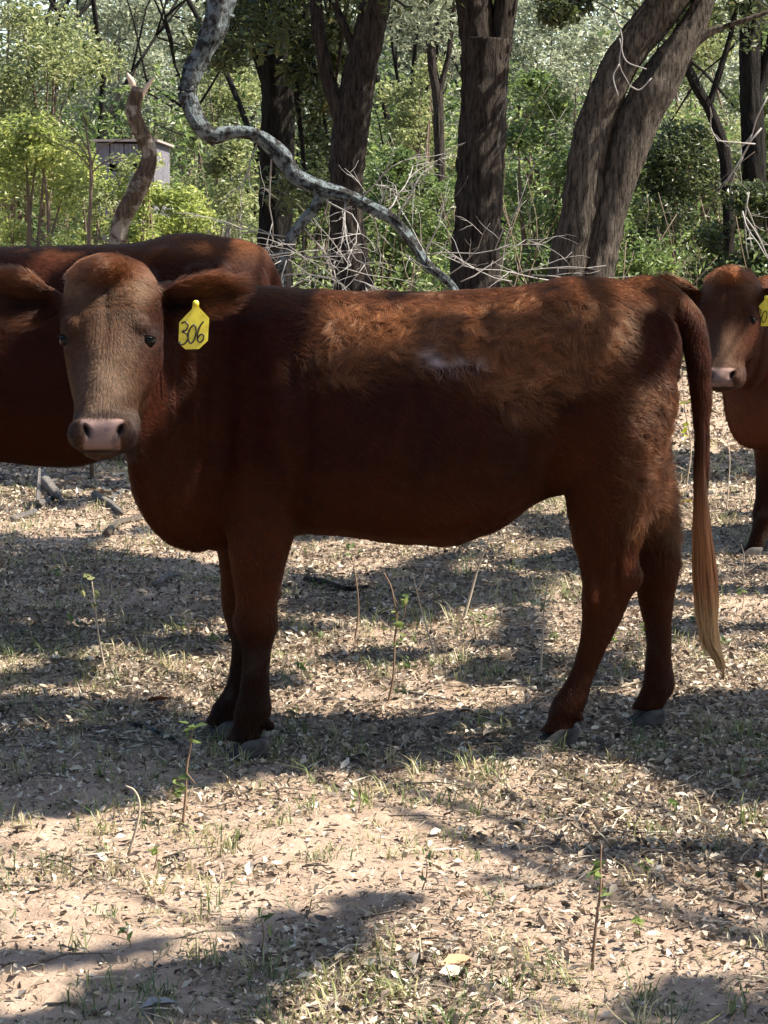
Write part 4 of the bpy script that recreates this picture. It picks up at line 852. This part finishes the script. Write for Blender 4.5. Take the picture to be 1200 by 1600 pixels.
# ------------------------------------------------------------------ bushes behind, near to far
def bpx(name, px_, y, top, wpx, n, leaf, m_, label, **k):
    p = W(px_, top, y); bush(name, p[0], y, p[2], R(wpx / 2, y), int(n * 1.35), leaf, m_, label, **k)
bpx('shrub', 40, 16, 190, 230, 9000, .06, yellow_leaf, 'bright yellow-green shrub at the left edge, below the pale tree')
bpx('shrub', 180, 19, 228, 110, 2200, .055, pale_leaf, 'thin pale-leaved bush directly in front of the grey shed')
bpx('shrub', 222, 18, 240, 110, 2600, .055, yellow_leaf, 'thin yellow-green bush growing up against the right side of the shed')
bpx('shrub', 135, 20, 245, 120, 3200, .06, yellow_leaf, 'low sunlit yellow-green bush in front of the grey shed')
bpx('shrub', 270, 19, 300, 190, 6500, .065, yellow_leaf, 'low bright green bush right of the crooked dead trunk')
bpx('shrub', 350, 24, 200, 170, 6000, .07, pale_leaf, 'pale olive bush under the curve of the lichened branch', stem=grey_twig)
bpx('tree', 60, 30, 20, 300, 12000, .09, pale_leaf, 'pale yellow-green tree in the top left corner', cat='tree', nc=34, low=.25)
bpx('tree', 215, 38, 10, 260, 9000, .10, grey_leaf, 'pale grey-green tree in the distance between the left corner and the lichened branch', cat='tree', nc=34, low=.3)
bpx('tree', 330, 36, 60, 220, 8000, .09, pale_leaf, 'olive tree behind the upper bend of the lichened branch', cat='tree', nc=30, low=.2)
bpx('shrub', 620, 22, 250, 190, 8500, .07, green_leaf, 'mid green bush between the reddish oak and the straight oak')
bpx('shrub', 490, 21, 240, 150, 6000, .07, oak_leaf, 'dark green bush between the dark oak and the reddish oak')
bpx('shrub', 655, 30, 90, 170, 6000, .08, pale_leaf, 'sunlit olive-yellow small tree top between the reddish and straight oaks', cat='shrub')
bpx('tree', 665, 40, -20, 260, 9000, .10, grey_leaf, 'hazy grey-green tree beyond the gap between the reddish and straight oaks', cat='tree', nc=36, low=.25)
bpx('shrub', 850, 20, 110, 170, 8500, .07, green_leaf, 'bright leafy bush between the straight oak and the leaning oak')
bpx('shrub', 960, 17, 330, 180, 5500, .065, green_leaf, 'low green bush behind the foot of the leaning oak')
bpx('tree', 860, 36, -10, 240, 8000, .10, grey_leaf, 'grey-green tree top seen above the bright bush by the leaning oak', cat='tree', nc=30, low=.4)
bpx('shrub', 1060, 21, 210, 230, 9500, .07, oak_leaf, 'dark green bush right of the leaning oak')
bpx('shrub', 1170, 19, 300, 170, 6500, .07, oak_leaf, 'dark low bush behind the small cow at the right')
bpx('tree', 1090, 34, 0, 260, 9000, .09, pale_leaf, 'sunlit olive tree in the top right behind the thin leaning trunk', cat='tree', nc=34, low=.25)
bpx('tree', 1190, 28, 60, 160, 6000, .08, green_leaf, 'green tree at the top right edge behind the dark narrow trunk', cat='tree', nc=24, low=.25)
bpx('shrub', 770, 24, 270, 220, 6500, .075, green_leaf, 'shaded green bush behind the straight oak trunk')
bpx('shrub', 420, 25, 300, 190, 5500, .075, pale_leaf, 'olive bush behind the dark oak trunk')

# a low carpet of brush and the far wood: nobody could count it
def brush(name, label, n, y0, y1, h, leaf, m_, xr=1.25, hz=None):
    y = y0 + (y1 - y0) * rng.random(n); x = (rng.random(n) * 2 - 1) * .145 * xr * (y + 7); P2_ = np.stack([x, y], -1)
    top = h * (.55 + .45 * noise(P2_, .55, 95) + .25 * noise(P2_, 1.7, 96)); z = np.clip(top, .1, None) * rng.random(n) ** .75
    P = np.stack([x, y, z], 1); k = rng.random(n) < np.clip(.62 + 1.1 * fbm(P, 1.3, 2, 97), .05, 1); P = P[k]
    tag(link(name, leaves_mesh(name, P, leaf * (.6 + .8 * rng.random(len(P))), .3, val=np.clip(rng.normal(.45, .25, len(P)) + .25 * noise(P, .8, 98), 0, 1)), m_, kind='stuff'), label, 'undergrowth')
brush('undergrowth', 'low tangled green undergrowth along the foot of the wood', 60000, 17, 30, 1.5, .065, green_leaf)
brush('far_wood', 'far mass of grey-green woodland closing off the view', 240000, 42, 62, 12, .19, grey_leaf, 1.35)
brush('far_wood', 'darker woodland layer in the middle distance behind the bushes', 90000, 30, 42, 3.8, .12, green_leaf)
g = Geo()
for k in range(150):
    y = 16 + 12 * rng.random(); x = (rng.random() * 2 - 1) * .16 * (y + 7); twig_fan(g, (x, y, 0), (rng.normal() * .5, 0, 1), .8 + rng.random(), .008, 1, 3, .6)
tag(link('bare_brush', g.mesh('bare_brush'), brown_twig, kind='stuff'), 'bare grey stems standing among the undergrowth', 'dead brush')
g = Geo()
for k in range(26):
    y = 32 + 26 * rng.random(); x = (rng.random() * 2 - 1) * .17 * (y + 7); twig_fan(g, (x, y, 0), (rng.normal() * .25, 0, 1), 4 + 3 * rng.random(), .06, 2, 4, .5)
tag(link('far_stems', g.mesh('far_stems'), bark_dark, kind='stuff'), 'dark stems and limbs inside the far woodland', 'trees')

# the wood goes on behind and beside the camera: it shuts out the low sky there
def ring_wood(n, x0, x1, y0, y1, h, leaf, lab):
    x = x0 + (x1 - x0) * rng.random(n); y = y0 + (y1 - y0) * rng.random(n); P = np.stack([x, y, h * rng.random(n) ** .8], 1); k = rng.random(n) < np.clip(.6 + 1.0 * fbm(P, .7, 2, 120), .1, 1); P = P[k]
    tag(link('surrounding_wood', leaves_mesh('surrounding_wood', P, leaf * (.6 + .8 * rng.random(len(P))), .3, aspect=.6), oak_leaf, kind='stuff'), lab, 'trees')
ring_wood(60000, -26, 30, -24, -15, 8.5, .34, 'dark wood standing behind the viewpoint across the clearing')
ring_wood(26000, -17, -11, -15, 24, 7, .34, 'dark wood along the left side of the clearing outside the picture')
# ------------------------------------------------------------------ unseen oak crowns overhead, leaves placed only where dappled shade is wanted
def poly_in(x, y, poly):
    c = np.zeros(x.shape, bool); p = np.array(poly, float); j = len(p) - 1
    for i in range(len(p)):
        cond = ((p[i, 1] > y) != (p[j, 1] > y)) & (x < (p[j, 0] - p[i, 0]) * (y - p[i, 1]) / (p[j, 1] - p[i, 1] + 1e-9) + p[i, 0]); c ^= cond; j = i
    return c
SHADE = [[(-200, 1085), (200, 1100), (430, 1165), (600, 1120), (850, 1095), (1400, 1080), (1400, 1235), (1190, 1262), (1130, 1262), (1085, 1235), (1010, 1200), (900, 1180), (820, 1168), (810, 1190), (560, 1205), (400, 1212), (280, 1238), (150, 1272), (-200, 1300)],
         [(430, 1450), (520, 1395), (640, 1340), (760, 1310), (900, 1318), (1080, 1325), (1400, 1335), (1400, 1372), (1150, 1368), (1000, 1352), (850, 1358), (700, 1378), (620, 1410), (520, 1470)],
         [(-200, 1470), (180, 1470), (330, 1440), (450, 1400), (560, 1420), (600, 1450), (480, 1500), (430, 1530), (430, 1700), (-200, 1700)],
         [(800, 1640), (960, 1560), (1100, 1510), (1400, 1480), (1400, 1545), (1150, 1580), (1000, 1640)],
         [(560, 905), (640, 880), (760, 860), (900, 855), (1400, 850), (1400, 895), (1050, 885), (880, 900), (800, 950), (700, 960), (600, 940)],
         [(780, 960), (840, 950), (860, 1090), (800, 1080)],
         [(-200, 855), (120, 850), (360, 880), (360, 965), (200, 990), (100, 1010), (-200, 1015)], [(440, 890), (560, 920), (700, 965), (640, 985), (440, 960)],
         [(-200, 640), (400, 640), (400, 745), (150, 770), (-200, 745)], [(1000, 640), (1400, 640), (1400, 745), (1000, 740)]]
LIT_COW = [[(440, 555), (462, 590), (400, 700), (355, 690)], [(240, 540), (262, 540), (250, 680), (225, 700)], [(100, 400), (250, 400), (240, 470), (215, 440), (120, 440), (100, 470)], [(462, 440), (860, 430), (870, 620), (830, 690), (780, 690), (740, 640), (640, 600), (520, 590), (470, 580)], [(820, 425), (1010, 425), (1010, 530), (960, 555), (860, 545)], [(1005, 570), (1062, 560), (1045, 700), (1015, 870), (960, 880), (985, 790), (1010, 700)], [(1080, 640), (1200, 640), (1200, 1100), (1080, 1100)], [(60, 395), (260, 395), (260, 425), (60, 425)], [(1060, 380), (1300, 380), (1300, 640), (1060, 640)], [(-80, 400), (70, 400), (70, 450), (-80, 450)]]
def shade_canopy(n, hlo, hhi):
    # candidate leaves, expressed by the ground point they shade
    yb = -3.6 + 13 * rng.random(n) ** 1.15; xb = (rng.random(n) * 2 - 1) * (.16 * (yb + 7) + .9); t = (hlo + (hhi - hlo) * rng.random(n)) / S[2]
    B = np.stack([xb, yb, np.zeros(n)], 1); Q = B + t[:, None] * S
    gx, gy = to_px(B)
    gx = gx + 10 * noise(B, 6, 101); gy = gy + 7 * noise(B, 6, 102)
    m = np.zeros(n, bool)
    for i_, p in enumerate(SHADE): m |= poly_in(gx, gy, p) & ((i_ not in (1, 2, 3)) | ((rng.random(n) < (.9 if i_ == 2 else .6)) & (fbm(B, 3.2, 2, 108) > -.22)))
    far = (gy < 640); m = np.where(far, fbm(B, 1.1, 2, 103) > .12, m)
    side = (np.abs(gx - 600) > 640) & ~far; m = np.where(side, fbm(B, 1.2, 2, 104) > -.1, m)
    m |= (fbm(B, 3.0, 2, 105) > .42) & (gy < 1080) & (gy > 740)
    # what the ray crosses on the way down: the backs of the cattle
    done = np.zeros(n, bool)
    for zz_ in (1.13, 1.06, .98, .9, .82, .74):
        H = Q - ((Q[:, 2] - zz_) / S[2])[:, None] * S; yc = np.interp(H[:, 0], [-.5, .75], [-.02, .14]); halfw = .17 if zz_ > 1.1 else .25
        hx, hy = to_px(np.stack([H[:, 0], np.minimum(H[:, 1], yc), H[:, 2]], 1)); inside = (np.abs(H[:, 1] - yc) < halfw) & (hx > 200) & (hx < 1125) & ~done
        lit = np.zeros(n, bool)
        for p in LIT_COW: lit |= poly_in(hx + 12 * noise(H, 8, 106) + 9 * noise(H, 18, 116), hy + 14 * noise(H, 8, 107) + 9 * noise(H, 18, 117), p)
        lit &= ~(fbm(H, 7.5, 2, 118) > .42)
        m = np.where(inside, ~lit, m); done |= inside
        hd = (H[:, 1] < -.2) & (H[:, 1] > -.62) & (H[:, 0] > -.98) & (H[:, 0] < -.32) & ~done; m = np.where(hd, ~((zz_ > 1.1) | (hx < 70) | ((hx > 225) & (hx < 262) & (hy > 540))), m); done |= hd
        c2 = (H[:, 1] > 1.4) & (H[:, 1] < 2.2) & (H[:, 0] < -.35) & ~done; m = np.where(c2, (rng.random(n) < .85) & (fbm(H, 4, 2, 109) > -.25), m); done |= c2
        c3 = (H[:, 1] > 3.3) & (H[:, 1] < 4.6) & (H[:, 0] > 1.1) & (H[:, 0] < 2.2) & ~done; m = np.where(c3, noise(H, 7, 110) > .25, m); done |= c3
    # keep crowns out of the camera's view
    vx, vy = to_px(Q); infront = Q[:, 1] > CAMY + .3; vis = infront & (vx > -80) & (vx < 1280) & (vy > -60); m &= ~vis
    return Q[m]
Q = shade_canopy(110000, 3.2, 6.5)
half = Q[:, 0] > np.median(Q[:, 0])
for k, (sel, bx0, by0, lab) in enumerate([(half, 5.2, 2.6, 'unseen live oak right of the picture, its crown shaped to shade the heifer'), (~half, 4.6, -3.6, 'unseen live oak near the camera, its crown shaped to shade the foreground')]):
    root = empty('oak_tree', (bx0, by0, 0), lab, 'tree'); P = Q[sel]
    link('crown', leaves_mesh('crown', P, .10 * (.7 + .6 * rng.random(len(P))), .75, aspect=.62), oak_leaf, root)
    g = Geo(); g.add(*tube([(bx0, by0, -.1), (bx0, by0, .4), (bx0 - .1, by0, 1.6), (bx0 - .4, by0 + .1, 2.8), (bx0 - .9, by0 + .2, 4.2)], [.42, .30, .24, .22, .15], 20, 4))
    link('trunk', g.mesh('trunk'), bark_m, root); g = Geo(); f = np.array([bx0 - .5, by0 + .1, 3.0])
    idx = rng.choice(len(P), 9, replace=False)
    for q in P[idx]: g.add(*tube([f, (f + q) / 2 + [0, 0, .5], q], [.03, .012, .004], 6, 4))
    link('branch', g.mesh('branch'), bark_m, root)
# ------------------------------------------------------------------ small plants and sticks round the cattle
stalk_m = simple('plant_stalk', (.20, .13, .085), .85, .2); pale_stalk = simple('pale_stalk', (.42, .34, .25), .9, .2)
def plant(px0, py0, pts, label, leaves=(), leaf=.03, m_=stalk_m, lm=green_leaf, r=.0035, name='weed', cat='weed', lean=0.0, side=(), y=None):
    b_ = G(px0, py0); y = b_[1]; root = empty(name, (b_[0], y, gh(np.array([b_[0]]), np.array([y]))[0]), label, cat); P = [b_ + [0, 0, -.01]] + [W(a, c, y + lean * k) for k, (a, c) in enumerate(pts)]
    g = Geo(); g.add(*tube(P, np.linspace(r, r * .4, len(P)), 6, 4))
    for s in side: g.add(*tube([W(a, c, y) for a, c in s], np.linspace(r * .6, r * .25, len(s)), 5, 3))
    link('stem', g.mesh('stem'), m_, root)
    for (a, c, n_, sp) in leaves:
        c0 = W(a, c, y); n_ = int(n_)
        Pl = c0 + rng.normal(0, 1, (n_, 3)) * R(sp, y) * [.6, .6, .7]
        for q in Pl: link('leaf', leaves_mesh('leaf', q[None], leaf * (.6 + .6 * rng.random()), .45, aspect=.5, curl=True), lm, root)
    return root
plant(285, 1283, [(290, 1245), (292, 1200), (298, 1165), (300, 1140)], 'upright leafy weed in front of the near front hoof', [(285, 1225, 6, 12), (300, 1145, 6, 12), (280, 1240, 3, 12)], .034, side=[[(292, 1215), (275, 1222), (272, 1240)], [(293, 1210), (306, 1225)]])
plant(925, 1508, [(932, 1440), (938, 1390), (938, 1350), (940, 1320)], 'slender weed with a few leaves in the bottom right foreground', [(930, 1362, 7, 14), (940, 1400, 3, 10)], .03, side=[[(930, 1470), (918, 1475), (915, 1472)], [(936, 1400), (945, 1380)], [(928, 1490), (918, 1470)]])
plant(1192, 1400, [(1190, 1380), (1192, 1350)], 'small green sprout at the right edge of the foreground', [(1190, 1365, 4, 9)], .03)
plant(1012, 1362, [(1008, 1352), (1006, 1345)], 'tiny green seedling left of the right edge on shaded sand', [(1006, 1348, 6, 8)], .024)
plant(165, 1045, [(155, 1000), (149, 950), (143, 905)], 'thin leafy weed under the head of the heifer', [(146, 935, 8, 12), (140, 905, 3, 8)], .03, m_=pale_stalk, lm=pale_leaf)
plant(297, 1005, [(292, 975), (280, 945)], 'small twin-stemmed weed left of the front legs', [(288, 968, 5, 9)], .026, m_=pale_stalk, lm=pale_leaf, side=[[(294, 985), (298, 960), (296, 940)]])
plant(605, 1098, [(614, 1060), (617, 1000), (620, 970), (612, 920), (600, 895)], 'leafy brown-stemmed weed under the middle of the belly', [(618, 980, 10, 14), (634, 938, 3, 7), (622, 1000, 3, 8)], .032, side=[[(618, 985), (632, 960), (634, 938)], [(616, 1000), (622, 950), (614, 930)], [(600, 975), (593, 965)]])
plant(552, 1010, [(560, 960), (557, 910), (549, 865)], 'slim weed with a leafy tip between the front legs and belly', [(549, 862, 6, 12)], .03)
plant(683, 1030, [(668, 985), (655, 940), (645, 895)], 'bare curved twig standing under the belly', m_=pale_stalk, side=[[(652, 925), (663, 900), (664, 885)], [(683, 1020), (676, 985), (665, 955)]])
plant(722, 972, [(735, 930), (748, 885), (768, 832)], 'leaning dead stalk below the belly near the flank', m_=pale_stalk, r=.006, side=[[(748, 885), (752, 860), (747, 840)]])
plant(843, 1060, [(848, 1000), (850, 950), (855, 915), (855, 880)], 'woody weed with pale leaves in front of the near hind leg', [(850, 945, 14, 15), (857, 885, 7, 9)], .03, m_=pale_stalk, lm=grey_leaf, side=[[(853, 915), (865, 905), (872, 890)], [(853, 900), (845, 885)]])
plant(745, 1008, [(742, 985), (738, 960)], 'small green sprout left of the woody weed by the hind leg', [(738, 965, 7, 9)], .026, lm=pale_leaf, side=[[(750, 1005), (750, 975)]])
plant(1072, 760, [(1080, 700), (1070, 640), (1066, 590), (1060, 520)], 'pale vine stem with yellow leaves in the gap beside the tail', [(1074, 628, 2, 7), (1068, 665, 2, 8), (1072, 685, 1, 5)], .055, m_=pale_stalk, lm=leaf_mat('autumn_yellow', [(0, (.55, .62, .03)), (1, (.75, .78, .05))], .5), side=[[(1080, 740), (1062, 730), (1040, 722)], [(1077, 700), (1062, 690), (1045, 660)]])
plant(1135, 800, [(1138, 760), (1140, 710), (1130, 660)], 'thin dry stalk right of the tail', m_=pale_stalk, side=[[(1122, 700), (1130, 660), (1128, 635)]])
plant(1165, 905, [(1160, 890), (1163, 870), (1158, 850)], 'short pale sticks beside the small cow\'s hoof', m_=pale_stalk, side=[[(1160, 895), (1180, 885), (1188, 865)], [(1162, 900), (1150, 880)]])
plant(200, 1330, [(214, 1290), (218, 1255), (210, 1235), (197, 1228)], 'bent dry stalk hooking over in the left foreground', m_=pale_stalk)
plant(1110, 870, [(1108, 840), (1112, 800)], 'dry weed stalk between the tail and the small cow', m_=pale_stalk)
SEED = ['low on the left under the head', 'under the front of the belly beside the near front leg', 'below the front of the belly in sunlight', 'under the rear belly by the woody weed', 'between the near hind leg and the tail, left', 'between the hind legs and the tail', 'just left of the tail tip', 'right of the tail tip', 'in the sunny sand below the front legs', 'near the bent dry stalk in the left foreground', 'in the foreground shade left of centre', 'in the lower left foreground shade', 'on sunny sand right of centre in the foreground', 'on the sand below the tail', 'behind the woody weed by the hind leg', 'next to the brown-stemmed weed under the belly', 'just left of the front legs on shaded litter', 'at the right edge below the small cow', 'at the left edge below the larger cow', 'in the lower right corner of the foreground']
for k, (a_, b__) in enumerate([(110, 990), (500, 1010), (470, 1060), (762, 985), (960, 1015), (1010, 1000), (1085, 985), (1140, 1030), (560, 1270), (240, 1360), (410, 1480), (205, 1480), (660, 1390), (1060, 1290), (870, 1010), (640, 1055), (330, 1010), (1160, 950), (90, 905), (1000, 1465)]):
    p = G(a_, b__); root = empty('seedling', (p[0], p[1], gh(p[0:1], p[1:2])[0]), 'small green seedling ' + SEED[k], 'seedling', 'green seedlings scattered over the ground')
    h_ = .03 + .05 * rng.random(); g = Geo(); tp = p + [rng.normal(0, .008), 0, h_]; g.add(*tube([p, (p + tp) / 2 + [.004, 0, 0], tp], [.0016, .0013, .001], 5, 2)); link('stem', g.mesh('stem'), stalk_m, root)
    for _ in range(5): link('leaf', leaves_mesh('leaf', (p + (tp - p) * (.5 + .6 * rng.random()) + rng.normal(0, .009, 3))[None], .022 + .012 * rng.random(), .5, aspect=.5, curl=True), green_leaf, root)
def stick(pts, r, label, m_=twig_m, name='stick', z=.012, side=()):
    P = np.array([G(a, b_) for a, b_ in pts]); P[:, 2] = gh(P[:, 0], P[:, 1]) + r + z * rng.random(len(P)); root = empty(name, P[0], label, 'stick'); g = Geo(); V, Q, T = tube(P, np.linspace(r, r * .6, len(P)), 9, 5); V += .12 * r * np.stack([noise(V, 60, 1), noise(V, 60, 2), noise(V, 60, 3)], 1); g.add(V, Q, T)
    for s in side:
        Ps = np.array([G(a, b_) + [0, 0, .02 + hz_] for a, b_, hz_ in s]); g.add(*tube(Ps, np.linspace(r * .5, r * .2, len(Ps)), 6, 4))
    link('wood', g.mesh('wood'), m_, root)
weath = bark_mat('weathered_wood', (.17, .15, .13), (.44, .40, .36), sc=2)
stick([(66, 756), (80, 770), (90, 785)], .035, 'short thick broken grey log piece below the larger cow', weath, side=[[(68, 790, 0), (60, 800, .03), (62, 770, .1)]])
stick([(20, 812), (55, 800), (85, 780), (100, 790)], .016, 'crooked grey stick leaning on the broken log piece', weath)
stick([(148, 782), (175, 795), (190, 806)], .02, 'grey stick lying right of the broken log piece', weath)
stick([(170, 790), (190, 770), (212, 772)], .012, 'pale straight stick under the heifer\'s chin', weath)
stick([(168, 840), (185, 822), (215, 815), (240, 812)], .018, 'dark curved branch on the ground under the neck', bark_dark if False else twig_m)
stick([(242, 918), (262, 908), (288, 902)], .011, 'pale broken stick left of the front legs', weath, side=[[(265, 908, 0), (262, 900, .03)]])
stick([(478, 912), (505, 918), (540, 930), (575, 926)], .013, 'dark fallen branch lying behind the front legs', bark_m)
stick([(205, 1138), (235, 1142), (262, 1154), (290, 1160)], .007, 'thin lichened twig on shaded ground beside the front hooves', lichen_m)
stick([(610, 1083), (660, 1090), (720, 1098)], .004, 'thin straw-coloured twig on sunlit litter below the belly', weath)
stick([(820, 1190), (835, 1192), (850, 1186)], .006, 'small pale chip of wood by the hind hoof', weath)
stick([(1010, 1190), (1032, 1192), (1050, 1186)], .005, 'thin pale twig near the far hind hoof', weath)
stick([(820, 1378), (850, 1376), (878, 1372)], .007, 'grey twig on sand in the middle foreground', weath)
def one_leaf(px_, py_, sz, col, label, v=.5):
    p = G(px_, py_); p[2] = gh(p[0:1], p[1:2])[0] + .012; o = link('fallen_leaf', leaves_mesh('fallen_leaf', p[None], sz, .8, aspect=.6, fold=.3, curl=True, dirs=np.array([[.95, .3, .05]])), simple(name_col(col), col, .6)); tag(o, label, 'leaf')
def name_col(c): return 'leaf_colour_%d' % int(c[0] * 1000)
one_leaf(716, 1489, .075, (.36, .17, .08), 'single orange-brown leaf in the centre foreground')
one_leaf(248, 1553, .075, (.17, .165, .16), 'large pale grey curled leaf at the bottom left')
one_leaf(95, 1546, .06, (.30, .21, .13), 'tan leaf lying on sand at the bottom left corner')
one_leaf(35, 1298, .055, (.24, .22, .20), 'pale grey leaf near the left edge of the foreground')
one_leaf(1072, 785 + 5, .08, (.62, .55, .05), 'yellow leaf on the ground behind the tail')
one_leaf(935, 933, .07, (.45, .22, .09), 'orange leaf on the litter behind the near hind leg')
one_leaf(705, 1540 - 60 + 20, .05, (.36, .30, .23), 'small cream leaf beside the orange-brown leaf')
one_leaf(245, 1103, .09, (.16, .06, .035), 'dark red-brown leaf left of the front legs')
